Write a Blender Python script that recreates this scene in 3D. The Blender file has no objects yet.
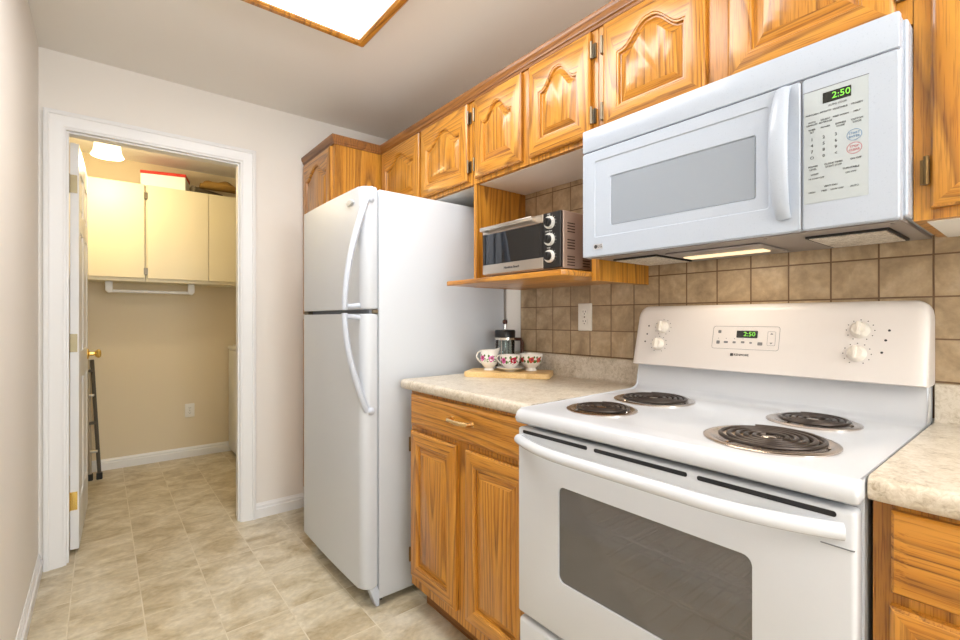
import bpy, bmesh, math, random
from mathutils import Vector, Matrix
random.seed(7)
PI = math.pi
C = bpy.context.scene.collection
scene = bpy.context.scene

# ------------------------------------------------------------------ camera
cam_data = bpy.data.cameras.new('camera')
cam_data.sensor_width = 36.0
cam_data.lens = 469.0 * 36.0 / 960.0
cam_data.shift_y = -1.0 / 960.0
cam_data.clip_start = 0.02
cam = bpy.data.objects.new('camera', cam_data)
C.objects.link(cam)
cam.location = (0, 0, 1.17)
cam.rotation_euler = (PI / 2, 0, -math.radians(38.9))
scene.camera = cam

# ------------------------------------------------------------------ world, lights, exposure
world = bpy.data.worlds.new('world')
scene.world = world
world.use_nodes = True
wb = world.node_tree.nodes['Background']
wb.inputs['Color'].default_value = (0.86, 0.93, 1.0, 1)
wb.inputs['Strength'].default_value = 1.0


def area(name, loc, rot, sx, sy, power, col):
    l = bpy.data.lights.new(name, 'AREA')
    l.shape = 'RECTANGLE'
    l.size, l.size_y, l.energy, l.color = sx, sy, power, col
    o = bpy.data.objects.new(name, l)
    C.objects.link(o)
    o.location, o.rotation_euler = loc, rot
    return o


# daylight through the big window in the wall behind the camera
area('daylight_window', (0.62, -4.72, 1.35), (PI / 2, 0, 0), 1.5, 1.7, 88, (0.88, 0.94, 1.0))
# the fluorescent fixture on the kitchen ceiling
area('fixture_tubes', (0.58, 1.38, 2.372), (0, 0, 0), 0.50, 1.12, 16, (0.95, 0.97, 1.0))
# added fill light behind the camera, no fixture, aimed up to brighten the room
area('ceiling_fill', (0.60, -1.7, 1.60), (PI - 0.1, 0, 0), 0.9, 0.9, 90, (0.97, 0.98, 1.0))
# the laundry lamp
lp = bpy.data.lights.new('laundry_bulb', 'POINT')
lp.energy, lp.color, lp.shadow_soft_size = 11, (1.0, 0.83, 0.52), 0.05
lo = bpy.data.objects.new('laundry_bulb', lp)
C.objects.link(lo)
lo.location = (0.03, 3.9, 2.17)
# the lamp under the microwave
area('cooktop_lamp', (1.40, 0.61, 1.352), (0, 0, 0), 0.05, 0.20, 0.45, (1.0, 0.84, 0.66))

vs = scene.view_settings
vs.view_transform = 'Standard'
vs.look = 'None'
vs.exposure = 0.06
vs.gamma = 1.0
vs.use_curve_mapping = False


# ------------------------------------------------------------------ materials
def lin(c):
    r = []
    for v in c[:3]:
        v = v / 255.0
        r.append(v / 12.92 if v <= 0.04045 else ((v + 0.055) / 1.055) ** 2.4)
    return (r[0], r[1], r[2], 1)


def new_mat(name):
    m = bpy.data.materials.new(name)
    m.use_nodes = True
    nt = m.node_tree
    return m, nt, nt.nodes['Principled BSDF']


def N(nt, typ, **k):
    n = nt.nodes.new(typ)
    for a, v in k.items():
        if a in n.bl_rna.properties.keys():
            setattr(n, a, v)
        else:
            n.inputs[a.replace('_', ' ')].default_value = v
    return n


def plain(name, col, rough=0.5, metal=0.0, coat=0.0, spec=0.5, bump=0.0, bscale=300.0):
    m, nt, b = new_mat(name)
    b.inputs['Base Color'].default_value = lin(col)
    b.inputs['Roughness'].default_value = rough
    b.inputs['Metallic'].default_value = metal
    b.inputs['Coat Weight'].default_value = coat
    b.inputs['Specular IOR Level'].default_value = spec
    tc = N(nt, 'ShaderNodeTexCoord')
    nz = N(nt, 'ShaderNodeTexNoise', Scale=bscale, Detail=2.0)
    nt.links.new(tc.outputs['Object'], nz.inputs['Vector'])
    if bump:
        bp = N(nt, 'ShaderNodeBump', Strength=bump, Distance=0.002)
        nt.links.new(nz.outputs['Fac'], bp.inputs['Height'])
        nt.links.new(bp.outputs['Normal'], b.inputs['Normal'])
    else:
        mr = N(nt, 'ShaderNodeMapRange')
        mr.inputs['To Min'].default_value = max(0.0, rough - 0.02)
        mr.inputs['To Max'].default_value = min(1.0, rough + 0.02)
        nt.links.new(nz.outputs['Fac'], mr.inputs['Value'])
        nt.links.new(mr.outputs['Result'], b.inputs['Roughness'])
    return m


def emit(name, col, s):
    m, nt, b = new_mat(name)
    b.inputs['Base Color'].default_value = lin(col)
    b.inputs['Emission Color'].default_value = lin(col)
    b.inputs['Emission Strength'].default_value = s
    return m


def ramp(nt, stops):
    r = N(nt, 'ShaderNodeValToRGB')
    e = r.color_ramp.elements
    while len(e) < len(stops):
        e.new(0.5)
    for i, (p, c) in enumerate(stops):
        e[i].position = p
        e[i].color = lin(c)
    return r


def wood(name, axis='Z', light=(208, 146, 54), mid=(188, 120, 28), dark=(112, 62, 10), rough=0.32, freq=20.0, coat=0.25):
    m, nt, b = new_mat(name)
    L = nt.links.new
    tc = N(nt, 'ShaderNodeTexCoord')
    oi = N(nt, 'ShaderNodeObjectInfo')
    mul = N(nt, 'ShaderNodeMath', operation='MULTIPLY')
    mul.inputs[1].default_value = 7.3
    L(oi.outputs['Random'], mul.inputs[0])
    add = N(nt, 'ShaderNodeVectorMath', operation='ADD')
    L(tc.outputs['Object'], add.inputs[0])
    L(mul.outputs[0], add.inputs[1])

    def mapped(across, along):
        mp = N(nt, 'ShaderNodeMapping')
        s = [across] * 3
        s['XYZ'.index(axis)] = along
        mp.inputs['Scale'].default_value = s
        L(add.outputs[0], mp.inputs['Vector'])
        return mp
    a = mapped(6.5, 0.45)
    n1 = N(nt, 'ShaderNodeTexNoise', Scale=1.0, Detail=1.0, Roughness=0.4)
    L(a.outputs[0], n1.inputs['Vector'])
    k = N(nt, 'ShaderNodeMath', operation='MULTIPLY')
    k.inputs[1].default_value = freq
    L(n1.outputs['Fac'], k.inputs[0])
    fr = N(nt, 'ShaderNodeMath', operation='FRACT')
    L(k.outputs[0], fr.inputs[0])
    r1 = ramp(nt, [(0.0, light), (0.55, mid), (0.86, dark), (1.0, light)])
    L(fr.outputs[0], r1.inputs['Fac'])
    p = mapped(330.0, 9.0)
    n2 = N(nt, 'ShaderNodeTexNoise', Scale=1.0, Detail=3.0, Roughness=0.6)
    L(p.outputs[0], n2.inputs['Vector'])
    r2 = ramp(nt, [(0.38, dark), (0.50, light)])
    L(n2.outputs['Fac'], r2.inputs['Fac'])
    mx = N(nt, 'ShaderNodeMix', data_type='RGBA', blend_type='MIX')
    mx.inputs['Factor'].default_value = 0.36
    L(r1.outputs['Color'], mx.inputs[6])
    L(r2.outputs['Color'], mx.inputs[7])
    L(mx.outputs[2], b.inputs['Base Color'])
    b.inputs['Roughness'].default_value = rough
    b.inputs['Coat Weight'].default_value = coat
    b.inputs['Coat Roughness'].default_value = 0.15
    bp = N(nt, 'ShaderNodeBump', Strength=0.12, Distance=0.001)
    L(n2.outputs['Fac'], bp.inputs['Height'])
    L(bp.outputs['Normal'], b.inputs['Normal'])
    return m


def tile_mat(name, plane, w, h, shift, tone, grout, rough, stretch=(1, 1, 1), mottle=6.0, gap=0.003, gbump=0.6, fine=30.0, gfade=1.0):
    """square-cut tiles in the plane 'XY' (floor) or 'YZ' (wall)"""
    m, nt, b = new_mat(name)
    L = nt.links.new
    tc = N(nt, 'ShaderNodeTexCoord')
    sp = N(nt, 'ShaderNodeSeparateXYZ')
    L(tc.outputs['Object'], sp.inputs[0])
    cb = N(nt, 'ShaderNodeCombineXYZ')
    L(sp.outputs[plane[0]], cb.inputs['X'])
    L(sp.outputs[plane[1]], cb.inputs['Y'])
    mp = N(nt, 'ShaderNodeMapping')
    mp.inputs['Location'].default_value = (shift[0], shift[1], 0)
    L(cb.outputs[0], mp.inputs['Vector'])
    br = N(nt, 'ShaderNodeTexBrick', offset=0.0, squash=1.0)
    br.inputs['Scale'].default_value = 1.0
    br.inputs['Mortar Size'].default_value = gap / 2
    br.inputs['Mortar Smooth'].default_value = 0.3
    br.inputs['Brick Width'].default_value = w
    br.inputs['Row Height'].default_value = h
    br.inputs['Bias'].default_value = 0.0
    br.inputs['Color1'].default_value = (0.30, 0.30, 0.30, 1)
    br.inputs['Color2'].default_value = (0.70, 0.70, 0.70, 1)
    br.inputs['Mortar'].default_value = (0.5, 0.5, 0.5, 1)
    L(mp.outputs[0], br.inputs['Vector'])
    # every tile takes its own piece of the mottle
    v = N(nt, 'ShaderNodeVectorMath', operation='SCALE')
    v.inputs['Scale'].default_value = 9.0
    L(br.outputs['Color'], v.inputs[0])
    ad = N(nt, 'ShaderNodeVectorMath', operation='ADD')
    L(tc.outputs['Object'], ad.inputs[0])
    L(v.outputs[0], ad.inputs[1])
    ms = N(nt, 'ShaderNodeMapping')
    ms.inputs['Scale'].default_value = stretch
    L(ad.outputs[0], ms.inputs['Vector'])
    n1 = N(nt, 'ShaderNodeTexNoise', Scale=mottle, Detail=5.0, Roughness=0.62, Distortion=0.6)
    L(ms.outputs[0], n1.inputs['Vector'])
    r1 = ramp(nt, tone)
    L(n1.outputs['Fac'], r1.inputs['Fac'])
    n2 = N(nt, 'ShaderNodeTexNoise', Scale=fine, Detail=4.0, Roughness=0.6)
    L(ms.outputs[0], n2.inputs['Vector'])
    r2 = ramp(nt, [(0.3, (128, 128, 128)), (0.7, (255, 255, 255))])
    L(n2.outputs['Fac'], r2.inputs['Fac'])
    mu = N(nt, 'ShaderNodeMix', data_type='RGBA', blend_type='MULTIPLY')
    mu.inputs['Factor'].default_value = 0.28
    L(r1.outputs['Color'], mu.inputs[6])
    L(r2.outputs['Color'], mu.inputs[7])
    gf = N(nt, 'ShaderNodeMath', operation='MULTIPLY')
    gf.inputs[1].default_value = gfade
    L(br.outputs['Fac'], gf.inputs[0])
    mx = N(nt, 'ShaderNodeMix', data_type='RGBA', blend_type='MIX')
    L(gf.outputs[0], mx.inputs['Factor'])
    L(mu.outputs[2], mx.inputs[6])
    mx.inputs[7].default_value = lin(grout)
    L(mx.outputs[2], b.inputs['Base Color'])
    b.inputs['Roughness'].default_value = rough
    inv = N(nt, 'ShaderNodeMath', operation='SUBTRACT')
    inv.inputs[0].default_value = 1.0
    L(br.outputs['Fac'], inv.inputs[1])
    ns = N(nt, 'ShaderNodeMath', operation='MULTIPLY_ADD')
    ns.inputs[1].default_value = 0.25
    L(n1.outputs['Fac'], ns.inputs[0])
    L(inv.outputs[0], ns.inputs[2])
    bp = N(nt, 'ShaderNodeBump', Strength=gbump, Distance=0.002)
    L(ns.outputs[0], bp.inputs['Height'])
    L(bp.outputs['Normal'], b.inputs['Normal'])
    return m


def speckle(name, stops, rough=0.3, scale=90.0):
    m, nt, b = new_mat(name)
    L = nt.links.new
    tc = N(nt, 'ShaderNodeTexCoord')
    n1 = N(nt, 'ShaderNodeTexNoise', Scale=scale, Detail=5.0, Roughness=0.7, Distortion=0.8)
    L(tc.outputs['Object'], n1.inputs['Vector'])
    n2 = N(nt, 'ShaderNodeTexNoise', Scale=scale / 5, Detail=3.0, Roughness=0.6)
    L(tc.outputs['Object'], n2.inputs['Vector'])
    av = N(nt, 'ShaderNodeMix', data_type='FLOAT')
    av.inputs['Factor'].default_value = 0.35
    L(n1.outputs['Fac'], av.inputs[2])
    L(n2.outputs['Fac'], av.inputs[3])
    r = ramp(nt, stops)
    L(av.outputs[0], r.inputs['Fac'])
    L(r.outputs['Color'], b.inputs['Base Color'])
    b.inputs['Roughness'].default_value = rough
    return m


def brushed(name, col, rough=0.3, axis='Y'):
    m, nt, b = new_mat(name)
    L = nt.links.new
    tc = N(nt, 'ShaderNodeTexCoord')
    mp = N(nt, 'ShaderNodeMapping')
    s = [600.0] * 3
    s['XYZ'.index(axis)] = 8.0
    mp.inputs['Scale'].default_value = s
    L(tc.outputs['Object'], mp.inputs['Vector'])
    n = N(nt, 'ShaderNodeTexNoise', Scale=1.0, Detail=2.0)
    L(mp.outputs[0], n.inputs['Vector'])
    mr = N(nt, 'ShaderNodeMapRange')
    mr.inputs['To Min'].default_value = rough - 0.06
    mr.inputs['To Max'].default_value = rough + 0.08
    L(n.outputs['Fac'], mr.inputs['Value'])
    L(mr.outputs['Result'], b.inputs['Roughness'])
    b.inputs['Base Color'].default_value = lin(col)
    b.inputs['Metallic'].default_value = 1.0
    return m


def pane(name, tint, gloss, glossfac, rough=0.03, print_col=None, print_fac=0.0):
    """thin sheet of tinted glass: part see-through, part mirror"""
    m, nt, b = new_mat(name)
    L = nt.links.new
    t = N(nt, 'ShaderNodeBsdfTransparent')
    t.inputs['Color'].default_value = lin(tint)
    g = N(nt, 'ShaderNodeBsdfGlossy')
    g.inputs['Color'].default_value = lin(gloss)
    g.inputs['Roughness'].default_value = rough
    fs = N(nt, 'ShaderNodeFresnel')
    fs.inputs['IOR'].default_value = 1.45
    ad = N(nt, 'ShaderNodeMath', operation='ADD')
    ad.inputs[1].default_value = glossfac
    ad.use_clamp = True
    L(fs.outputs[0], ad.inputs[0])
    mx = N(nt, 'ShaderNodeMixShader')
    L(ad.outputs[0], mx.inputs[0])
    L(t.outputs[0], mx.inputs[1])
    L(g.outputs[0], mx.inputs[2])
    out = mx
    if print_col:      # fine dot screen printed on the glass
        df = N(nt, 'ShaderNodeBsdfDiffuse')
        df.inputs['Color'].default_value = lin(print_col)
        m2 = N(nt, 'ShaderNodeMixShader')
        m2.inputs[0].default_value = print_fac
        L(mx.outputs[0], m2.inputs[1])
        L(df.outputs[0], m2.inputs[2])
        out = m2
    L(out.outputs[0], nt.nodes['Material Output'].inputs['Surface'])
    nt.nodes.remove(b)
    return m


M_WALL = plain('wall_paint', (238, 233, 226), 0.75, bump=0.04, bscale=500)
M_CEIL = plain('ceiling_paint', (242, 239, 233), 0.85, bump=0.15, bscale=180)
M_LAUNDRY = plain('laundry_paint', (230, 216, 188), 0.8, bump=0.04, bscale=500)
M_TRIM = plain('white_trim_paint', (238, 238, 238), 0.35)
M_OAKV = wood('oak_vertical', 'Z')
M_OAKH = wood('oak_horizontal', 'Y')
M_OAKX = wood('oak_side', 'Z', freq=13.0)
M_OAKD = wood('oak_molding', 'Y', (156, 102, 44), (136, 84, 32), (96, 56, 22), 0.4)
M_BOARD = wood('maple_board', 'Y', (240, 208, 150), (230, 192, 130), (206, 162, 98), 0.45, 5.0, 0.0)
M_CABIN = plain('cabinet_underside', (236, 232, 224), 0.6)
M_FLOOR = tile_mat('vinyl_tile_floor', 'XY', 0.23, 0.31, (0.10, -2.264 + 0.31 * 20),
                   [(0.32, (182, 164, 130)), (0.48, (208, 195, 166)), (0.66, (230, 221, 200))], (230, 221, 202), 0.33,
                   (1.6, 2.2, 1), 3.8, 0.005, 0.35, 24.0, 0.5)
M_TILE = tile_mat('stone_backsplash_tile', 'YZ', 0.1025, 0.1025, (-0.194 + 0.1025 * 40, -1.019 + 0.1025 * 20),
                  [(0.30, (150, 128, 98)), (0.50, (184, 160, 126)), (0.72, (206, 184, 152))], (112, 84, 56), 0.38,
                  (1, 1, 1), 9.0, 0.0045, 0.7, 60.0)
M_COUNTER = speckle('speckled_laminate', [(0.32, (150, 137, 118)), (0.45, (196, 184, 164)), (0.58, (217, 208, 193)), (0.72, (202, 190, 171))], 0.3)
M_APPL = plain('white_enamel', (206, 210, 216), 0.18, coat=0.3)
M_APPLT = plain('white_textured_steel', (204, 209, 216), 0.36, bump=0.06, bscale=900)
M_PLAS = plain('white_plastic', (200, 208, 221), 0.3)
M_MW = plain('microwave_white', (178, 188, 202), 0.28)
M_WHITEP = plain('white_outlet', (240, 238, 232), 0.4)
M_WASH = plain('washer_white', (234, 234, 230), 0.3)
M_SLOT = plain('slot_brown', (70, 54, 46), 0.6)
M_RING = plain('knob_ring', (222, 220, 214), 0.3)
M_DHINGE = plain('door_hinge', (164, 152, 122), 0.35, metal=0.9)
M_WARMP = plain('warm_white_enamel', (228, 223, 220), 0.35, coat=0.15)
M_KNOB = plain('ivory_knob', (238, 232, 222), 0.35)
M_SEAM = plain('grey_seam', (120, 124, 132), 0.5)
M_BLACK = plain('black_plastic', (22, 22, 24), 0.3)
M_BLACKM = plain('black_matte', (26, 25, 24), 0.6)
M_COIL = plain('coil_element', (66, 58, 54), 0.3, metal=0.6)
M_CHROME = plain('chrome', (215, 208, 200), 0.14, metal=1.0)
M_BOWL = plain('drip_bowl', (206, 196, 188), 0.2, metal=1.0)
M_STEEL = brushed('brushed_steel', (196, 188, 178), 0.3)
M_STEELS = plain('toaster_side', (176, 156, 144), 0.42, metal=0.25)
M_BRASS = plain('polished_brass', (238, 204, 118), 0.2, metal=1.0)
M_BRONZE = plain('antique_brass', (222, 188, 132), 0.24, metal=1.0)
M_HINGE = plain('old_brass_hinge', (120, 96, 62), 0.4, metal=1.0)
M_PEWTER = plain('nickel_hinge', (132, 122, 104), 0.4, metal=1.0)
M_GREYTXT = plain('grey_print', (120, 122, 126), 0.6)
M_DARKTXT = plain('dark_print', (52, 52, 56), 0.6)
M_BLUETXT = plain('blue_print', (86, 132, 176), 0.6)
M_REDTXT = plain('red_print', (186, 84, 92), 0.6)
M_PANEL = plain('control_overlay', (178, 187, 191), 0.4)
M_LCD = plain('display_glass', (30, 34, 30), 0.12)
M_GREEN = emit('green_digits', (120, 205, 70), 0.55)
M_MWGLASS = plain('screened_window', (146, 155, 166), 0.16)
M_UNDER = plain('vent_underside', (150, 142, 136), 0.4, metal=0.2)
M_MESH = speckle('filter_mesh', [(0.35, (120, 110, 96)), (0.5, (206, 196, 180)), (0.65, (240, 234, 222))], 0.45, 300.0)
M_LENS = emit('lamp_lens', (250, 226, 184), 0.9)
M_DIFF = emit('light_diffuser', (255, 252, 246), 2.4)
M_SHADE = emit('lamp_shade_glass', (255, 238, 196), 3.2)
M_OVGLASS = pane('oven_glass', (224, 220, 216), (200, 200, 200), 0.10, 0.06, (150, 148, 146), 0.34)
M_OVIN = plain('oven_liner', (188, 176, 166), 0.4)
M_WIRE = plain('rack_wire', (206, 200, 192), 0.25, metal=0.9)
M_TGLASS = pane('toaster_glass', (196, 200, 206), (220, 224, 232), 0.08, 0.03)
M_GLASS = pane('clear_glass', (232, 238, 238), (255, 255, 255), 0.06, 0.02)
M_WINGLASS = pane('window_glass', (250, 252, 252), (255, 255, 255), 0.0, 0.02)
M_CREAM = plain('cream_cabinet', (238, 228, 197), 0.45)
M_CHINA = plain('bone_china', (244, 240, 234), 0.15, coat=0.4)
M_ROSE = plain('rose_red', (186, 34, 62), 0.25)
M_PINK = plain('rose_pink', (216, 104, 172), 0.25)
M_CORAL = plain('rose_coral', (206, 92, 74), 0.25)
M_LEAF = plain('leaf_green', (92, 124, 66), 0.25)
M_GOLD = plain('gilt', (206, 170, 92), 0.25, metal=0.8)
M_BOXW = plain('box_card', (250, 249, 244), 0.6)
M_RED = plain('red_card', (206, 44, 28), 0.5)
M_TAN = plain('tan_canvas', (158, 122, 58), 0.85, bump=0.4, bscale=120)
M_TUBE = plain('grey_tube', (112, 102, 84), 0.6)
M_LADDER = plain('ladder_aluminium', (186, 180, 168), 0.35, metal=0.7)
M_LADDARK = plain('ladder_grey', (84, 78, 70), 0.5)
M_BROWN = plain('dark_brown_knob', (70, 36, 22), 0.35)
M_GASKET = plain('grey_gasket', (176, 182, 190), 0.6)


# ------------------------------------------------------------------ mesh helpers
class MB:
    def __init__(s):
        s.bm = bmesh.new()
        s.mi = 0

    def _tag(s, fs):
        for f in fs:
            f.material_index = s.mi

    def box(s, x0, x1, y0, y1, z0, z1, bev=0.0, seg=2):
        t = bmesh.new()
        bmesh.ops.create_cube(t, size=1.0)
        for v in t.verts:
            v.co = Vector(((x0 + x1) / 2 + v.co.x * (x1 - x0), (y0 + y1) / 2 + v.co.y * (y1 - y0), (z0 + z1) / 2 + v.co.z * (z1 - z0)))
        if bev:
            bmesh.ops.bevel(t, geom=t.edges[:], offset=bev, segments=seg, profile=0.5, affect='EDGES')
        s.merge(t)
        return s

    def merge(s, t, mat=None):
        vm = {}
        for v in t.verts:
            vm[v] = s.bm.verts.new(mat @ v.co if mat else v.co)
        for f in t.faces:
            try:
                nf = s.bm.faces.new([vm[v] for v in f.verts])
                nf.material_index = s.mi
            except ValueError:
                pass
        t.free()

    def loops(s, loops, cap0=True, cap1=True, closed=True, mats=None):
        """bridge vertex loops of equal length"""
        vl = [[s.bm.verts.new(p) for p in lp_] for lp_ in loops]
        n = len(vl[0])
        for i in range(len(vl) - 1):
            for j in range(n if closed else n - 1):
                k = (j + 1) % n
                f = s.bm.faces.new([vl[i][j], vl[i][k], vl[i + 1][k], vl[i + 1][j]])
                f.material_index = mats(i, j) if mats else s.mi
        if cap0:
            f = s.bm.faces.new(vl[0][::-1])
            f.material_index = s.mi
        if cap1:
            f = s.bm.faces.new(vl[-1])
            f.material_index = s.mi
        return s

    def tube(s, path, r, n=8, caps=True, closed=False, flat=1.0, up=None):
        pts = [Vector(p) for p in path]
        m = len(pts)
        rs = r if isinstance(r, (list, tuple)) else [r] * m
        loops = []
        ref = None
        for i, p in enumerate(pts):
            if closed:
                d = pts[(i + 1) % m] - pts[i - 1]
            else:
                d = pts[min(i + 1, m - 1)] - pts[max(i - 1, 0)]
            d.normalize()
            if up is not None:
                a = Vector(up) - d * d.dot(Vector(up))
            elif ref is None:
                a = d.orthogonal()
            else:
                a = ref - d * d.dot(ref)
            a.normalize()
            ref = a
            b = d.cross(a)
            loops.append([p + (a * math.cos(2 * PI * j / n) * flat + b * math.sin(2 * PI * j / n)) * rs[i] for j in range(n)])
        if closed:
            loops.append(loops[0])
            s.loops(loops, False, False)
        else:
            s.loops(loops, caps, caps)
        return s

    def lathe(s, prof, c, n=32, axis='Z', cap=True, frame=None):
        """prof: (radius, height) pairs"""
        if frame is None:
            frame = {'Z': (Vector((1, 0, 0)), Vector((0, 1, 0)), Vector((0, 0, 1))),
                     'X': (Vector((0, 1, 0)), Vector((0, 0, 1)), Vector((1, 0, 0))),
                     'Y': (Vector((0, 0, 1)), Vector((1, 0, 0)), Vector((0, 1, 0)))}[axis]
        u, v, w = frame
        c = Vector(c)
        lps = [[c + (u * math.cos(2 * PI * j / n) + v * math.sin(2 * PI * j / n)) * max(r, 1e-5) + w * h for j in range(n)] for r, h in prof]
        s.loops(lps, cap, cap)
        return s

    def prism(s, poly, axis, a, b, bev=0.0, seg=2):
        """extrude a 2-D polygon along an axis"""
        def P(q, t):
            return {'X': (t, q[0], q[1]), 'Y': (q[0], t, q[1]), 'Z': (q[0], q[1], t)}[axis]
        t = bmesh.new()
        v0 = [t.verts.new(P(q, a)) for q in poly]
        v1 = [t.verts.new(P(q, b)) for q in poly]
        n = len(poly)
        for j in range(n):
            t.faces.new([v0[j], v0[(j + 1) % n], v1[(j + 1) % n], v1[j]])
        f0 = t.faces.new(v0[::-1])
        f1 = t.faces.new(v1)
        if bev:
            es = list(set(list(f0.edges) + list(f1.edges)))
            bmesh.ops.bevel(t, geom=es, offset=bev, segments=seg, profile=0.5, affect='EDGES')
        s.merge(t)
        return s


ORG = {}


def finish(name, mb, mats, parent=None, smooth=35, loc=None):
    bmesh.ops.remove_doubles(mb.bm, verts=mb.bm.verts[:], dist=1e-6)
    bmesh.ops.recalc_face_normals(mb.bm, faces=mb.bm.faces[:])
    o0 = ORG[parent.name] if parent is not None else Vector(loc or (0, 0, 0))
    bmesh.ops.translate(mb.bm, verts=mb.bm.verts[:], vec=-o0)
    me = bpy.data.meshes.new(name)
    mb.bm.to_mesh(me)
    mb.bm.free()
    for m in (mats if isinstance(mats, (list, tuple)) else [mats]):
        me.materials.append(m)
    me.polygons.foreach_set('use_smooth', [True] * len(me.polygons))
    me.set_sharp_from_angle(angle=math.radians(smooth))
    o = bpy.data.objects.new(name, me)
    C.objects.link(o)
    if parent is not None:
        o.parent = parent
    else:
        o.location = o0
    ORG[o.name] = o0
    return o


def thing(name, label, cat, loc, group=None):
    o = bpy.data.objects.new(name, None)
    o.empty_display_size = 0.05
    C.objects.link(o)
    o.location = loc
    ORG[o.name] = Vector(loc)
    o['label'], o['category'] = label, cat
    if group:
        o['group'] = group
    return o


def tag(o, label, cat, group=None):
    o['label'], o['category'] = label, cat
    if group:
        o['group'] = group
    return o


def struct(o, label=None):
    o['kind'] = 'structure'
    if label:
        o['label'] = label
    return o


def bx(name, mat, parent, *a, bev=0.0, seg=2):
    return finish(name, MB().box(*a, bev=bev, seg=seg), mat, parent)


def cut(o, cutter_mb, parent=None):
    """subtract a shape from a part, for good"""
    bmesh.ops.recalc_face_normals(cutter_mb.bm, faces=cutter_mb.bm.faces[:])
    c = finish('cutter', cutter_mb, M_BLACK, parent)
    md = o.modifiers.new('cut', 'BOOLEAN')
    md.operation = 'DIFFERENCE'
    md.object = c
    md.solver = 'EXACT'
    bpy.context.view_layer.update()
    dg = bpy.context.evaluated_depsgraph_get()
    me = bpy.data.meshes.new_from_object(o.evaluated_get(dg))
    o.modifiers.clear()
    old = o.data
    o.data = me
    me.name = old.name
    bpy.data.meshes.remove(old)
    bpy.data.objects.remove(c)


def text_mb(mb, body, size, at, right=(0, -1, 0), up=(0, 0, 1), depth=0.0004, align='CENTER'):
    """printed lettering as thin raised mesh"""
    cu = bpy.data.curves.new('txt', 'FONT')
    cu.body, cu.size, cu.extrude = body, size, depth
    cu.align_x, cu.align_y = align, 'CENTER'
    cu.resolution_u = 2
    o = bpy.data.objects.new('txt', cu)
    C.objects.link(o)
    bpy.context.view_layer.update()
    dg = bpy.context.evaluated_depsgraph_get()
    me = bpy.data.meshes.new_from_object(o.evaluated_get(dg))
    t = bmesh.new()
    t.from_mesh(me)
    r, u = Vector(right).normalized(), Vector(up).normalized()
    n = r.cross(u)
    mat = Matrix((r, u, n)).transposed().to_4x4()
    mat.translation = Vector(at)
    mb.merge(t, mat)
    bpy.data.objects.remove(o)
    bpy.data.curves.remove(cu)
    bpy.data.meshes.remove(me)
    return mb


def rrect(y0, y1, z0, z1, r, n=5):
    """rounded rectangle outline"""
    out = []
    for cy, cz, a0 in ((y1 - r, z1 - r, 0), (y0 + r, z1 - r, PI / 2), (y0 + r, z0 + r, PI), (y1 - r, z0 + r, 1.5 * PI)):
        for i in range(n + 1):
            a = a0 + PI / 2 * i / n
            out.append((cy + r * math.cos(a), cz + r * math.sin(a)))
    return out


# ------------------------------------------------------------------ the setting
XL, XR, YF, YB, ZC = -0.227, 1.575, 2.97, -4.6, 2.43
LY, T = 4.65, 0.11
struct(bx('floor', M_FLOOR, None, -0.45, 1.8, -4.8, 4.85, -0.06, 0.0))
struct(bx('ceiling', M_CEIL, None, -0.45, 1.8, -4.8, 4.85, ZC, ZC + 0.06))
struct(bx('wall_left', M_WALL, None, XL - T, XL, -4.7, YF, 0, ZC))
struct(bx('wall_right', M_WALL, None, XR, XR + T, -4.7, YF, 0, ZC))
OX0, OX1, OZ = -0.140, 0.632, 2.080
w = MB()
w.box(XL - T, OX0, YF, YF + T, 0, ZC)
w.box(OX1, XR + T, YF, YF + T, 0, ZC)
w.box(OX0, OX1, YF, YF + T, OZ, ZC)
struct(finish('wall_far', w, M_WALL))
w = MB()
w.box(XL - T, 0.0 - 0.1, YB - T, YB, 0, ZC)
w.box(1.35, XR + T, YB - T, YB, 0, ZC)
w.box(-0.1, 1.35, YB - T, YB, 0, 0.55)
w.box(-0.1, 1.35, YB - T, YB, 2.15, ZC)
struct(finish('wall_back', w, M_WALL))
wf = MB()
for a in ((-0.1, -0.04, 0.55, 2.15), (1.29, 1.35, 0.55, 2.15), (-0.04, 1.29, 0.55, 0.61), (-0.04, 1.29, 2.09, 2.15), (0.60, 0.65, 0.61, 2.09)):
    wf.box(a[0], a[1], YB - 0.08, YB - 0.03, a[2], a[3])
wn = struct(finish('window_1', wf, M_TRIM))
finish('window_pane', MB().box(-0.04, 1.29, YB - 0.058, YB - 0.054, 0.61, 2.09), M_WINGLASS, wn)
# laundry room shell
struct(bx('wall_laundry_far', M_LAUNDRY, None, XL - T, XR + T, LY, LY + T, 0, ZC))
struct(bx('wall_laundry_left', M_LAUNDRY, None, XL - T, XL, YF + T, LY, 0, ZC))
struct(bx('wall_laundry_right', M_LAUNDRY, None, XR, XR + T, YF + T, LY, 0, ZC))


# baseboards: a stepped profile
def baseboard(name, p0, p1, nrm):
    """p0, p1 on the wall face; nrm points into the room"""
    prof = [(0, 0), (0.014, 0), (0.015, 0.054), (0.009, 0.058), (0.009, 0.072), (0.005, 0.076), (0.003, 0.086), (0, 0.086)]
    lps = [[(p[0] + nrm[0] * o, p[1] + nrm[1] * o, z) for o, z in prof] for p in (p0, p1)]
    return struct(finish(name, MB().loops(lps), M_TRIM))


baseboard('baseboard_left', (XL, -4.6), (XL, YF), (1, 0))
baseboard('baseboard_far', (0.70, YF), (0.98, YF), (0, -1))
baseboard('baseboard_laundry_far', (XL, LY), (XR, LY), (0, -1))
baseboard('baseboard_laundry_left', (XL, YF + T), (XL, LY), (1, 0))

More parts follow.
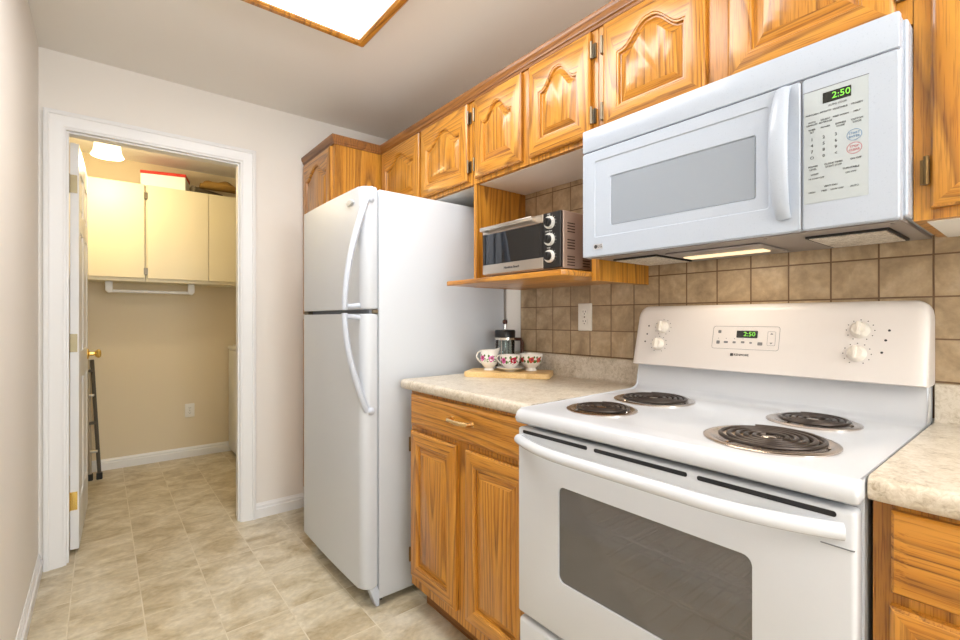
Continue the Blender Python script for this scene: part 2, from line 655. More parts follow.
# door casing, swept round the opening with mitred corners
cw = 0.071
prof = [(0, 0), (0, 0.016), (0.006, 0.019), (0.018, 0.019), (0.022, 0.015), (0.050, 0.012), (0.056, 0.010), (0.064, 0.010), (cw, 0.006), (cw, 0)]


def casing(mb, yface, sgn):
    a, b, h = OX0, OX1, OZ
    lps = []
    for path in (('L', 0), ('L', 1), ('R', 1), ('R', 0)):
        lp_ = []
        for o, d in prof:
            x = (a - (cw - o)) if path[0] == 'L' else (b + (cw - o))
            z = 0 if path[1] == 0 else h + (cw - o)
            lp_.append((x, yface + sgn * d, z))
        lps.append(lp_)
    mb.loops(lps)


cs = MB()
casing(cs, YF, -1)
casing(cs, YF + T, 1)
struct(finish('trim_1', cs, M_TRIM))
jb = MB()
jb.box(OX0, OX0 + 0.010, YF - 0.003, YF + T + 0.003, 0, OZ)
jb.box(OX1 - 0.010, OX1, YF - 0.003, YF + T + 0.003, 0, OZ)
jb.box(OX0 + 0.010, OX1 - 0.010, YF - 0.003, YF + T + 0.003, OZ - 0.010, OZ)
jb.box(OX0 + 0.010, OX0 + 0.018, YF + 0.02, YF + 0.06, 0, OZ - 0.010)
jb.box(OX1 - 0.018, OX1 - 0.010, YF + 0.02, YF + 0.06, 0, OZ - 0.010)
jb.box(OX0 + 0.018, OX1 - 0.018, YF + 0.02, YF + 0.06, OZ - 0.018, OZ - 0.010)
struct(finish('trim_2', jb, M_TRIM))

# backsplash tiles, a slab on the wall
struct(bx('backsplash', M_TILE, None, 1.566, XR, -1.2, 1.63, 0.93, 1.80))

# laundry door, swung open into the laundry: hinge edge towards the kitchen
DY0, DY1, DX0, DX1 = 3.100, 3.83, -0.123, -0.088
d = MB()
d.box(DX0 + 0.006, DX1 - 0.006, DY0 + 0.01, DY1 - 0.01, 0.03, 2.04)
st = 0.10
d.box(DX0, DX1, DY0, DY0 + st, 0.018, 2.050, bev=0.0015, seg=1)
d.box(DX0, DX1, DY1 - st, DY1, 0.018, 2.050, bev=0.0015, seg=1)
d.box(DX0, DX1, (DY0 + DY1) / 2 - 0.05, (DY0 + DY1) / 2 + 0.05, 0.02, 2.048)
for z0, z1 in ((0.018, 0.24), (0.86, 1.00), (1.62, 1.72), (1.93, 2.050)):
    d.box(DX0, DX1, DY0 + st, DY1 - st, z0, z1)
for y0, y1 in ((DY0 + st, (DY0 + DY1) / 2 - 0.05), ((DY0 + DY1) / 2 + 0.05, DY1 - st)):
    for z0, z1 in ((0.24, 0.86), (1.00, 1.62), (1.72, 1.93)):
        d.box(DX0 + 0.002, DX1 - 0.002, y0 + 0.03, y1 - 0.03, z0 + 0.03, z1 - 0.03, bev=0.003, seg=1)
dr = struct(finish('door_1', d, M_TRIM, None, 35, (DX0, DY0, 0)))
dr.rotation_euler = (0, 0, math.radians(-1.7))
dr['label'] = 'white six panel laundry door standing open'
kn = MB()
for sg, xf in ((1, DX1), (-1, DX0)):
    fr = (Vector((0, 1, 0)), Vector((0, 0, 1)), Vector((sg, 0, 0)))
    kn.lathe([(0.0, 0), (0.032, 0), (0.032, 0.004), (0.026, 0.008), (0.012, 0.012), (0.011, 0.034), (0.020, 0.040), (0.027, 0.050), (0.027, 0.058), (0.019, 0.066), (0.0, 0.068)],
             (xf, DY1 - 0.065, 0.955), 20, frame=fr, cap=False)
finish('door_knob', kn, M_BRASS, dr)
for z in (1.845, 1.05, 0.26):
    h = MB()
    h.box(DX0 - 0.006, DX1 - 0.006, DY0 - 0.0022, DY0 - 0.0002, z - 0.045, z + 0.045)
    h.lathe([(0.0, -0.047), (0.006, -0.047), (0.006, 0.047), (0.0, 0.047)], (DX0 - 0.004, DY0 - 0.007, z), 10, cap=False)
    finish('hinge', h, M_BRASS if z < 0.5 else M_DHINGE, dr)


# ------------------------------------------------------------------ oak cabinets
def arch_loop(y0, y1, z0, z1, x, d, arch, n=22):
    """outline inset by d; the top follows a cathedral arch when arch > 0. y runs from high (left as seen) to low"""
    a, b = y0 + d, y1 - d
    pts = []
    for i in range(5):
        pts.append((x, b + (a - b) * i / 4.0, z0 + d))            # bottom, left to right as seen
    for i in range(1, 4):
        pts.append((x, a, z0 + d + (top_z(y0, y1, z1, a, d, arch) - z0 - d) * i / 4.0))
    for i in range(n + 1):
        y = a + (b - a) * i / n
        pts.append((x, y, top_z(y0, y1, z1, y, d, arch)))
    for i in range(3, 0, -1):
        pts.append((x, b, z0 + d + (top_z(y0, y1, z1, b, d, arch) - z0 - d) * i / 4.0))
    return pts


def top_z(y0, y1, z1, y, d, arch):
    if not arch:
        return z1 - d
    u = (y - y0) / (y1 - y0)
    s = (0.5 - abs(u - 0.5) - 0.06) / 0.40
    s = min(1.0, max(0.0, s))
    return z1 - arch + arch * (0.5 - 0.5 * math.cos(PI * s)) - d * (1.0 + 0.25 * math.sin(PI * s))


def panel_door(y0, y1, z0, z1, xf, t=0.019, stile=0.052, arch=0.0, toprail=None):
    """raised-panel door facing -X with its front at xf"""
    m = MB()
    s_, tr = stile, toprail or stile
    iy0, iy1, iz0, iz1 = y0 + s_, y1 - s_, z0 + s_, z1 - tr
    L = [arch_loop(y0, y1, z0, z1, xf + t, 0, 0),
         arch_loop(y0, y1, z0, z1, xf + 0.006, 0, 0),
         arch_loop(y0, y1, z0, z1, xf + 0.002, 0.004, 0),
         arch_loop(y0, y1, z0, z1, xf, 0.009, 0),
         arch_loop(iy0, iy1, iz0, iz1, xf, 0.0, arch),
         arch_loop(iy0, iy1, iz0, iz1, xf + 0.003, 0.002, arch),
         arch_loop(iy0, iy1, iz0, iz1, xf + 0.003, 0.006, arch),
         arch_loop(iy0, iy1, iz0, iz1, xf + 0.011, 0.009, arch),
         arch_loop(iy0, iy1, iz0, iz1, xf + 0.0115, 0.013, arch),
         arch_loop(iy0, iy1, iz0, iz1, xf + 0.002, 0.033, arch),
         arch_loop(iy0, iy1, iz0, iz1, xf + 0.001, 0.035, arch)]
    nn = len(L[0])

    def mt(i, j):
        top = 8 <= j <= nn - 5
        bot = j < 4
        return 1 if (i in (2, 3) and (top or bot)) or (i in (4, 5, 6, 7, 8) and (top or bot)) else 0
    m.loops(L, True, True, mats=mt)
    return m


def door(parent, y0, y1, z0, z1, xf, arch=0.0, toprail=None, hinges=None, hmat=None, hz=None, stile=0.052, label=None):
    o = finish('door', panel_door(y0, y1, z0, z1, xf, arch=arch, toprail=toprail, stile=stile), [M_OAKV, M_OAKH], parent, 30)
    if hinges is not None:
        for z in (hz or (z0 + 0.06, z1 - 0.06)):
            h = MB()
            s_ = 1 if hinges > (y0 + y1) / 2 else -1
            h.lathe([(0.0, -0.028), (0.0045, -0.028), (0.0045, 0.028), (0.0, 0.028)], (xf + 0.004, hinges + s_ * 0.0055, z), 10, cap=False)
            h.box(xf + 0.0135, xf + 0.0185, hinges + s_ * 0.002 - 0.001, hinges + s_ * 0.016, z - 0.024, z + 0.024)
            finish('hinge', h, hmat or M_PEWTER, o)
    return o


XF = 1.25     # front of the upper doors
XC = 1.269    # face frames of the uppers
ZT = 2.15


def wall_cab(name, label, y0, y1, z0, group=None):
    t = thing(name, label, 'cabinet', (1.42, (y0 + y1) / 2, z0), group)
    m = MB()
    m.box(XC, 1.565, y0 + 0.0005, y1 - 0.0005, z0 + 0.002, ZT)
    finish('body', m, M_OAKX, t)
    u = MB()
    u.box(XC + 0.02, 1.563, y0 + 0.018, y1 - 0.018, z0, z0 + 0.0019)
    finish('bottom_panel', u, M_CABIN, t)
    return t


G = 'oak wall cabinets'
# over the fridge
c1 = wall_cab('wall_cabinet', 'honey oak wall cabinet with two arched doors above the white refrigerator', 1.617, 2.478, 1.757, G)
door(c1, 2.050, 2.455, 1.777, 2.118, XF, 0.062, 0.05)
door(c1, 1.646, 2.030, 1.777, 2.118, XF, 0.062, 0.05, hinges=1.646, hz=(1.84, 2.055))
# over the niche; its side panels reach down to the shelf
c2 = wall_cab('wall_cabinet', 'honey oak wall cabinet with open niche and projecting shelf holding the toaster oven', 0.953, 1.615, 1.757, G)
door(c2, 1.304, 1.592, 1.777, 2.118, XF, 0.062, 0.05, hinges=1.592, hz=(1.84, 2.055))
door(c2, 0.977, 1.262, 1.777, 2.118, XF, 0.062, 0.05, hinges=0.977, hz=(1.84, 2.055))
bx('side_panel', M_OAKX, c2, XC, 1.5655, 1.597, 1.615, 1.308, 1.757)
bx('side_panel', M_OAKX, c2, XC, 1.5655, 0.953, 0.981, 1.296, 1.757)
sh = MB()
sh.prism([(1.130, 1.622), (1.130, 0.992), (1.145, 0.9815), (1.5655, 0.9815), (1.5655, 1.622)][::-1], 'Z', 1.309, 1.328, bev=0.003)
finish('shelf', sh, M_OAKH, c2)
# over the microwave
c3 = wall_cab('wall_cabinet', 'honey oak wall cabinet with two arched doors directly above the microwave', 0.187, 0.951, 1.762, G)
door(c3, 0.598, 0.925, 1.78, 2.118, XF, 0.062, 0.05, hinges=0.925, hz=(1.84, 2.055))
door(c3, 0.212, 0.540, 1.78, 2.118, XF, 0.062, 0.05, hinges=0.212)
# right of the microwave, reaching lower
c4 = wall_cab('wall_cabinet', 'tall oak wall cabinet at the right edge beside the microwave', -0.70, 0.1868, 1.364, G)
door(c4, -0.245, 0.160, 1.387, 2.118, XF, 0.062, 0.05, hinges=0.160, hmat=M_HINGE, hz=(1.46, 2.04))
door(c4, -0.675, -0.27, 1.387, 2.118, XF, 0.062, 0.05)

# pantry beyond the fridge
pt = thing('pantry_cabinet', 'tall deep oak pantry cabinet standing between the refrigerator and the doorway wall', 'cabinet', (1.28, 2.72, 0))
bx('body', M_OAKX, pt, 0.988, 1.572, 2.485, 2.966, 0.10, ZT)
bx('toe_kick', M_OAKD, pt, 1.05, 1.572, 2.490, 2.966, 0.0, 0.10)
door(pt, 2.512, 2.950, 1.20, 2.118, 0.969, 0.062, 0.05)
door(pt, 2.512, 2.950, 0.13, 1.17, 0.969)


# cornice, mitred round the pantry
def sweep_xy(mb, path, prof):
    """path: corner points with the room side on the left of the walking direction's outward normal list"""
    pts = [Vector((p[0], p[1])) for p in path]
    nr = []
    for i in range(len(pts) - 1):
        dd = (pts[i + 1] - pts[i]).normalized()
        nr.append(Vector((dd.y, -dd.x)))
    lps = []
    for i, p in enumerate(pts):
        if i == 0:
            n = nr[0]
        elif i == len(pts) - 1:
            n = nr[-1]
        else:
            n = (nr[i - 1] + nr[i])
            n = n / (1 + nr[i - 1].dot(nr[i]))
        lps.append([(p.x + n.x * o, p.y + n.y * o, z) for o, z in prof])
    mb.loops(lps)


cr = MB()
cprof = [(0.0, 2.124), (0.006, 2.124), (0.008, 2.132), (0.013, 2.136), (0.014, 2.144), (0.019, 2.151), (0.021, 2.158), (0.021, 2.170), (0.0, 2.170)]
sweep_xy(cr, [(0.9875, 2.968), (0.9875, 2.4845), (1.2685, 2.4845), (1.2685, -0.70)], cprof)
cm = finish('cornice', cr, M_OAKD)
tag(cm, 'dark oak cornice molding running along the tops of the wall cabinets', 'molding')

# base cabinets
CZ = 0.925


def base_cab(label, y0, y1, group='oak base cabinets', xb=0.975):
    t = thing('base_cabinet', label, 'cabinet', (1.27, (y0 + y1) / 2, 0), group)
    bx('body', M_OAKV, t, xb, 1.565, y0, y1, 0.105, CZ - 0.0385)
    bx('toe_kick', M_OAKD, t, 1.045, 1.565, y0 + 0.002, y1 - 0.002, 0.0, 0.105)
    return t


def drawer_front(parent, y0, y1, z0, z1, xf, bevel=0.012):
    m = MB()
    rl = lambda d_, x: [(x, y1 - d_, z0 + d_), (x, y0 + d_, z0 + d_), (x, y0 + d_, z1 - d_), (x, y1 - d_, z1 - d_)]
    m.loops([rl(0, xf + 0.019), rl(0, xf + 0.008), rl(0.004, xf + 0.004), rl(bevel, xf)])
    return finish('drawer', m, M_OAKH, parent, 20)


b1 = base_cab('oak base cabinet between refrigerator and stove with drawer above two doors', 0.957, 1.646)
door(b1, 1.326, 1.630, 0.150, 0.728, 0.956, hinges=1.630, hmat=M_HINGE, hz=(0.23, 0.67), stile=0.048)
door(b1, 0.965, 1.270, 0.150, 0.728, 0.956, stile=0.048)
dw = drawer_front(b1, 0.965, 1.630, 0.748, 0.874, 0.956)
hd = MB()
hy0, hy1, hz = 1.218, 1.348, 0.820
hd.tube([(0.956, hy0 + 0.01, hz), (0.934, hy0 + 0.012, hz), (0.928, hy0 + 0.03, hz), (0.926, (hy0 + hy1) / 2, hz), (0.928, hy1 - 0.03, hz), (0.934, hy1 - 0.012, hz), (0.956, hy1 - 0.01, hz)], 0.0075, 8)
hd.box(0.9555, 0.958, hy0, hy0 + 0.022, hz - 0.010, hz + 0.010, bev=0.001, seg=1)
hd.box(0.9555, 0.958, hy1 - 0.022, hy1, hz - 0.010, hz + 0.010, bev=0.001, seg=1)
finish('handle', hd, M_BRONZE, dw)
b2 = base_cab('oak base cabinet right of the stove, cut off by the photo edge', -0.70, 0.188, xb=0.955)
drawer_front(b2, -0.27, 0.164, 0.750, 0.876, 0.936, 0.022)
door(b2, -0.27, 0.166, 0.150, 0.730, 0.936)
drawer_front(b2, -0.675, -0.30, 0.750, 0.876, 0.936, 0.022)
door(b2, -0.675, -0.30, 0.150, 0.730, 0.936)


def countertop(label, y0, y1, xf=0.948):
    t = thing('countertop', label, 'countertop', (1.26, (y0 + y1) / 2, CZ), 'laminate countertops')
    pr = []
    for i in range(7):
        a = PI - (PI / 2) * i / 6
        pr.append((xf + 0.016 + 0.016 * math.cos(a), CZ - 0.016 + 0.016 * math.sin(a)))
    pr += [(1.5655, CZ), (1.5655, CZ - 0.038), (xf + 0.010, CZ - 0.038), (xf + 0.003, CZ - 0.034), (xf, CZ - 0.026)]
    finish('worktop', MB().prism(pr, 'Y', y0, y1), M_COUNTER, t, 40)
    pr = [(1.538, CZ + 0.0001), (1.544, CZ + 0.004), (1.547, CZ + 0.012), (1.547, 1.010), (1.551, 1.015), (1.5655, 1.015), (1.5655, CZ + 0.0001)]
    finish('upstand', MB().prism(pr, 'Y', y0, y1), M_COUNTER, t, 40)
    return t


countertop('speckled beige laminate countertop with the cutting board and tea things on it', 0.9555, 1.690)
countertop('speckled beige laminate countertop right of the stove at the photo edge', -0.70, 0.1895, 0.928)

# ------------------------------------------------------------------ refrigerator
FY0, FY1 = 1.737, 2.446
fr = thing('refrigerator', 'tall white top-freezer refrigerator between the oak base cabinet and the pantry', 'refrigerator', (1.2, 2.08, 0))
b = MB()
b.box(0.876, 1.560, FY0 + 0.002, FY1 - 0.004, 0.03, 1.698, bev=0.008)
finish('body', b, M_APPLT, fr)
fg = MB()
fg.box(0.866, 0.8765, FY0 + 0.012, FY1 - 0.008, 0.09, 1.185)
fg.box(0.866, 0.8765, FY0 + 0.012, FY1 - 0.008, 1.215, 1.690)
finish('door_gasket', fg, M_GASKET, fr)


def fdoor_poly():
    pts = []
    # front, slightly bowed, with round near corner
    r = 0.042
    x0 = 0.800
    n = 10
    bow = lambda y: 0.006 * ((y - (FY0 + FY1) / 2) / ((FY1 - FY0) / 2)) ** 2
    ya, yb = FY0 + r, FY1 - 0.018
    for i in range(n + 1):
        y = yb + (ya - yb) * i / n
        pts.append((x0 + bow(y), y))
    xc = x0 + bow(ya)
    for i in range(1, 8):
        a = (PI / 2) * i / 7
        pts.append((xc + r * 0.9 * (1 - math.cos(a)), ya - r * math.sin(a)))
    pts.append((0.866, FY0))
    pts.append((0.866, FY1))
    xc = x0 + bow(yb)
    for i in range(5, 0, -1):
        a = (PI / 2) * i / 5
        pts.append((xc + 0.018 * (1 - math.cos(a)), yb + 0.018 * math.sin(a)))
    return pts


fz = finish('freezer_door', MB().prism(fdoor_poly(), 'Z', 1.209, 1.703, bev=0.007, seg=3), M_APPLT, fr, 50)
fd = finish('lower_door', MB().prism(fdoor_poly(), 'Z', 0.085, 1.191, bev=0.007, seg=3), M_APPLT, fr, 50)


def fhandle(parent, z_end, z_mid):
    m = MB()
    pts, rs = [], []
    for i in range(17):
        u = i / 16.0
        z = z_end + (z_mid - z_end) * u
        x = 0.830 - 0.090 * math.sin(u * PI / 2) ** 0.9
        y = 1.750 + 0.012 * u
        pts.append((x, y, z))
        rs.append(0.0185 - 0.004 * u)
    m.tube(pts, rs, 12, up=(1, 0, 0), flat=0.75)
    zs = 1 if z_mid > z_end else -1
    m.tube([(0.806, 1.772, z_mid - 0.018 * zs), (0.775, 1.768, z_mid - 0.014 * zs), (0.742, 1.762, z_mid - 0.012 * zs)], 0.010, 10)
    m.lathe([(0.0, -0.006), (0.013, -0.006), (0.016, 0.0), (0.016, 0.010), (0.012, 0.016), (0.0, 0.016)], (0.836, 1.742, z_end), 14, axis='X', cap=False)
    return finish('handle', m, M_PLAS, parent)


fhandle(fz, 1.652, 1.207)
fhandle(fd, 0.800, 1.193)
bd = MB()
bd.lathe([(0.0, 0), (0.034, 0), (0.033, 0.003), (0.028, 0.006), (0.0, 0.007)], (0, 0, 0), 24, cap=False, frame=(Vector((0, 1, 0)), Vector((0, 0, 0.38)), Vector((-1, 0, 0))))
bmesh.ops.translate(bd.bm, verts=bd.bm.verts[:], vec=(0.8025, 1.850, 1.650))
finish('badge', bd, plain('badge_silver', (188, 190, 190), 0.35), fz)
mh = MB()
mh.box(0.835, 0.874, FY0 + 0.006, FY1 - 0.02, 1.1915, 1.2085)
finish('door_gap_strip', mh, M_SEAM, fr)
hb = MB()
hb.box(0.846, 0.872, FY0 + 0.0005, FY0 + 0.012, 1.1918, 1.2082, bev=0.002, seg=1)
finish('latch_plate', hb, M_PEWTER, fr)
bx('hinge', M_PEWTER, fr, 0.812, 0.86, FY1 - 0.06, FY1 + 0.001, 1.1918, 1.2082, bev=0.002, seg=1)

kp = MB()
kp.box(0.882, 0.90, FY0 + 0.02, FY1 - 0.02, 0.015, 0.08)
finish('kick_grille', kp, M_BLACKM, fr)
for yy in (FY0 + 0.003, FY1 - 0.045):
    ft = MB()
    ft.prism([(0.836, 0.084), (0.872, 0.084), (0.880, 0.060), (0.880, 0.004), (0.866, 0.004)], 'Y', yy, yy + 0.04, bev=0.003)
    finish('wheel_cover', ft, M_PLAS, fr)
for yy in (FY0 + 0.05, FY1 - 0.05):
    finish('foot', MB().lathe([(0.0, 0), (0.018, 0), (0.018, 0.03), (0.0, 0.03)], (1.45, yy, 0), 12, cap=False), M_BLACKM, fr)
tc_ = MB()
tc_.box(0.84, 0.91, FY1 - 0.07, FY1 - 0.01, 1.7035, 1.716, bev=0.003, seg=1)
finish('hinge_cover', tc_, M_PLAS, fr)

# ------------------------------------------------------------------ electric range
SY0, SY1 = 0.193, 0.9515
sv = thing('electric_range', 'white freestanding electric stove with four coil burners and oven window', 'stove', (1.22, 0.57, 0))
m = MB()
m.box(0.942, 1.545, SY0 + 0.003, SY0 + 0.03, 0.03, 0.884)
m.box(0.942, 1.545, SY1 - 0.03, SY1 - 0.003, 0.03, 0.884)
m.box(1.50, 1.545, SY0 + 0.03, SY1 - 0.03, 0.03, 0.884)
m.box(0.942, 1.50, SY0 + 0.03, SY1 - 0.03, 0.03, 0.33)
m.box(0.942, 1.50, SY0 + 0.03, SY1 - 0.03, 0.80, 0.865)
m.box(0.95, 1.50, SY0 + 0.03, SY0 + 0.10, 0.33, 0.80)
m.box(0.95, 1.50, SY1 - 0.10, SY1 - 0.03, 0.33, 0.80)
finish('body', m, M_APPL, sv)
m = MB()
m.mi = 0
m.box(1.485, 1.499, SY0 + 0.10, SY1 - 0.10, 0.345, 0.79)
m.box(0.95, 1.485, SY0 + 0.1005, SY0 + 0.104, 0.345, 0.79)
m.box(0.95, 1.485, SY1 - 0.104, SY1 - 0.1005, 0.345, 0.79)
m.box(0.95, 1.485, SY0 + 0.104, SY1 - 0.104, 0.331, 0.345)
m.box(0.95, 1.485, SY0 + 0.104, SY1 - 0.104, 0.79, 0.799)
finish('oven_liner', m, M_OVIN, sv)
for z in (0.47, 0.56, 0.65):
    m = MB()
    for i in range(12):
        y = SY0 + 0.115 + i * (SY1 - SY0 - 0.23) / 11
        m.tube([(0.975, y, z), (1.47, y, z)], 0.0026, 5)
    for x in (0.975, 1.10, 1.35, 1.47):
        m.tube([(x, SY0 + 0.106, z - 0.003), (x, SY1 - 0.106, z - 0.003)], 0.0036, 5)
    finish('oven_rack', m, M_WIRE, sv)

# cooktop with openings for the drip bowls
CT = 0.922
ck = MB()
pr = []
for i in range(7):
    a = PI - (PI / 2) * i / 6
    pr.append((0.892 + 0.022 + 0.022 * math.cos(a), CT - 0.022 + 0.022 * math.sin(a)))
pr += [(1.455, CT), (1.478, CT + 0.006), (1.490, CT + 0.018), (1.496, 1.016), (1.55, 1.016), (1.55, 0.886), (0.898, 0.884), (0.892, 0.890)]
ck.prism(pr, 'Y', SY0, SY1, bev=0.006, seg=3)
cko = finish('cooktop', ck, M_APPL, sv, 45)
BURN = [((1.062, 0.376), 0.121), ((1.062, 0.788), 0.094), ((1.312, 0.782), 0.117), ((1.330, 0.376), 0.096)]
for (cx, cy), r in BURN:
    cut(cko, MB().lathe([(0.0, 0.905), (r - 0.010, 0.905), (r - 0.010, 0.95), (0.0, 0.95)], (cx, cy, 0), 40, cap=False), sv)
cko.data.polygons.foreach_set('use_smooth', [True] * len(cko.data.polygons))
cko.data.set_sharp_from_angle(angle=math.radians(45))
cuts = [((cx, cy), r) for (cx, cy), r in BURN]
for (cx, cy), r in BURN:
    pan = MB()
    pan.lathe([(0.0, -0.0135), (0.02, -0.0135), (r * 0.62, -0.011), (r - 0.022, 0.0005), (r - 0.014, 0.004), (r - 0.006, 0.005), (r, 0.003), (r, 0.0003), (r - 0.012, 0.0003), (r - 0.022, -0.003), (r * 0.62, -0.0145), (0.02, -0.0155), (0.0, -0.0155)],
              (cx, cy, CT), 48, cap=False)
    bo = finish('burner', pan, M_BOWL, sv, 50)
    co = MB()
    rr = r - 0.021
    turns = 5 if r > 0.11 else 4
    n = turns * 32
    pth = []
    for i in range(n + 1):
        u = i / n
        a = u * turns * 2 * PI + 0.6
        q = 0.022 + (rr - 0.022) * u
        pth.append((cx + q * math.cos(a), cy + q * math.sin(a), CT + 0.0075))
    co.tube(pth, 0.0050, 8, flat=0.8, up=(0, 0, 1))
    finish('coil', co, M_COIL, bo)
    sp = MB()
    for k in range(3):
        a = 0.6 + k * 2 * PI / 3
        sp.tube([(cx + 0.008 * math.cos(a), cy + 0.008 * math.sin(a), CT + 0.002), (cx + (rr + 0.004) * math.cos(a), cy + (rr + 0.004) * math.sin(a), CT + 0.003)], 0.0022, 6)
    sp.lathe([(0.0, 0.003), (0.014, 0.003), (0.015, 0.006), (0.011, 0.0085), (0.0, 0.009)], (cx, cy, CT), 18, cap=False)
    finish('trivet', sp, M_CHROME, bo)

# back control panel: leaning face, rounded top and ends
BX0, BZ0, BX1, BZ1 = 1.458, 1.016, 1.502, 1.194
pr = [(BX0 + 0.012, 1.012), (BX0 + 0.003, BZ0 - 0.003), (BX0, BZ0), (BX0 + 0.95 * (BX1 - BX0), BZ0 + 0.95 * (BZ1 - BZ0))]
for i in range(8):
    a = PI - 0.25 - (PI / 2 - 0.25) * i / 7
    pr.append((BX1 + 0.026 + 0.027 * math.cos(a), BZ1 - 0.006 + 0.027 * math.sin(a)))
pr += [(1.550, BZ1 + 0.020), (1.562, BZ1 + 0.012), (1.5645, BZ1), (1.5645, 1.012)]
R_ = 0.030
lps = []
for i in range(15):
    if i < 7:
        a = PI / 2 * i / 6
        y, ins = SY0 - 0.002 + R_ * (1 - math.cos(a)), R_ * (1 - math.sin(a))
    elif i == 7:
        y, ins = 0.57, 0.0
    else:
        a = PI / 2 * (14 - i) / 6
        y, ins = SY1 + 0.002 - R_ * (1 - math.cos(a)), R_ * (1 - math.sin(a))
    k_ = 1 - ins / 0.198
    lps.append([(1.5645 - (1.5645 - x) * (1 - ins * 3.0) if x < 1.56 else x, y, 1.012 + (z - 1.012) * k_) for x, z in pr])
bpn = finish('back_panel', MB().loops(lps), M_WARMP, sv, 50)
UP = Vector((BX1 - BX0, 0, BZ1 - BZ0)).normalized()
RT = Vector((0, -1, 0))
NR = RT.cross(UP)


def bp(y, z, off=0.0):
    """a point on the leaning face at height z"""
    s_ = (z - BZ0) / (BZ1 - BZ0)
    return Vector((BX0 + (BX1 - BX0) * s_, y, z)) + NR * off


FRM = (RT, UP, NR)
for y, z in ((0.852, 1.142), (0.860, 1.085), (0.318, 1.142), (0.322, 1.083)):
    k = MB()
    k.lathe([(0.0, 0.0), (0.0205, 0.0), (0.0205, 0.005), (0.0185, 0.008), (0.0165, 0.016), (0.014, 0.019), (0.0, 0.019)], bp(y, z, 0.0004), 24, cap=False, frame=FRM)
    t = bmesh.new()
    bmesh.ops.create_cube(t, size=1.0)
    for v in t.verts:
        v.co = Vector((v.co.x * 0.008, v.co.y * 0.034, v.co.z * 0.012))
    bmesh.ops.bevel(t, geom=t.edges[:], offset=0.002, segments=2, profile=0.5, affect='EDGES')
    mm = Matrix((RT, UP, NR)).transposed().to_4x4()
    mm.translation = bp(y, z, 0.022)
    k.merge(t, mm)
    finish('knob', k, M_KNOB, bpn)
for y, z in ((0.852, 1.142), (0.860, 1.085), (0.318, 1.142), (0.322, 1.083)):
    for i in range(11):
        a = -PI / 2 + 0.5 + i * (2 * PI - 1.0) / 10
        c = bp(y, z) + RT * 0.0285 * math.cos(a) + UP * 0.0265 * math.sin(a)
        finish('dial_mark', MB().lathe([(0.0, 0), (0.0014, 0), (0.0014, 0.0005), (0.0, 0.0005)], c, 6, cap=False, frame=FRM), M_DARKTXT, bpn)
for y, z in ((0.262, 1.142), (0.268, 1.118), (0.274, 1.088), (0.905, 1.146), (0.908, 1.118), (0.912, 1.092)):
    finish('burner_symbol', MB().lathe([(0.0, 0), (0.0030, 0), (0.0030, 0.0005), (0.0, 0.0005)], bp(y, z), 8, cap=False, frame=FRM), M_DARKTXT, bpn)
# clock panel outline, display, buttons
ol = MB()
o_, i_ = rrect(0.497, 0.682, 1.080, 1.148, 0.007), rrect(0.4978, 0.6812, 1.0808, 1.1472, 0.0065)
ol.loops([[bp(y, z, 0.0001) for y, z in o_], [bp(y, z, 0.0006) for y, z in o_], [bp(y, z, 0.0006) for y, z in i_], [bp(y, z, 0.0001) for y, z in i_]], False, False)
o_, i_ = rrect(0.507, 0.528, 1.094, 1.134, 0.003), rrect(0.5076, 0.5274, 1.0946, 1.1334, 0.003)
ol.loops([[bp(y, z, 0.0001) for y, z in o_], [bp(y, z, 0.0006) for y, z in o_], [bp(y, z, 0.0006) for y, z in i_], [bp(y, z, 0.0001) for y, z in i_]], False, False)
finish('clock_panel_outline', ol, M_GREYTXT, bpn)
ds = MB()
q = rrect(0.554, 0.612, 1.114, 1.135, 0.002)
ds.loops([[bp(y, z, 0.0) for y, z in q], [bp(y, z, 0.0012) for y, z in q]])
finish('clock_display', ds, M_LCD, bpn)
finish('clock_digits', text_mb(MB(), '2:50', 0.019, bp(0.576, 1.1245, 0.0014), RT, UP), M_GREEN, bpn)
for y, z, ww, hh in ((0.662, 1.131, 0.009, 0.009), (0.664, 1.099, 0.010, 0.010), (0.641, 1.100, 0.012, 0.006), (0.617, 1.100, 0.009, 0.006), (0.593, 1.101, 0.010, 0.006), (0.571, 1.100, 0.007, 0.005), (0.546, 1.098, 0.013, 0.009)):
    q = rrect(y - ww / 2, y + ww / 2, z - hh / 2, z + hh / 2, 0.002)
    finish('button', MB().loops([[bp(a, b_, 0.0) for a, b_ in q], [bp(a, b_, 0.0006) for a, b_ in q]]), M_GREYTXT, bpn)
for z, sg in ((1.127, 1), (1.101, -1)):
    finish('arrow_button', MB().loops([[bp(0.5175 + dy, z + dz * sg, off) for dy, dz in ((0.004, -0.0015), (-0.004, -0.0015), (0, 0.003))] for off in (0, 0.0006)]), M_GREYTXT, bpn)
for y in (0.664, 0.641, 0.617, 0.593):
    finish('indicator_dot', MB().lathe([(0.0, 0), (0.0012, 0), (0.0012, 0.0006), (0.0, 0.0006)], bp(y, 1.111), 6, cap=False, frame=FRM), M_GREYTXT, bpn)
lg = MB()
text_mb(lg, 'KENMORE', 0.0090, bp(0.5935, 1.0635, 0.0006), RT, UP)
q = rrect(0.6165, 0.6245, 1.0595, 1.0675, 0.001)
lg.loops([[bp(a, b_, 0.0) for a, b_ in q], [bp(a, b_, 0.0008) for a, b_ in q]])
finish('brand_lettering', lg, M_DARKTXT, bpn)

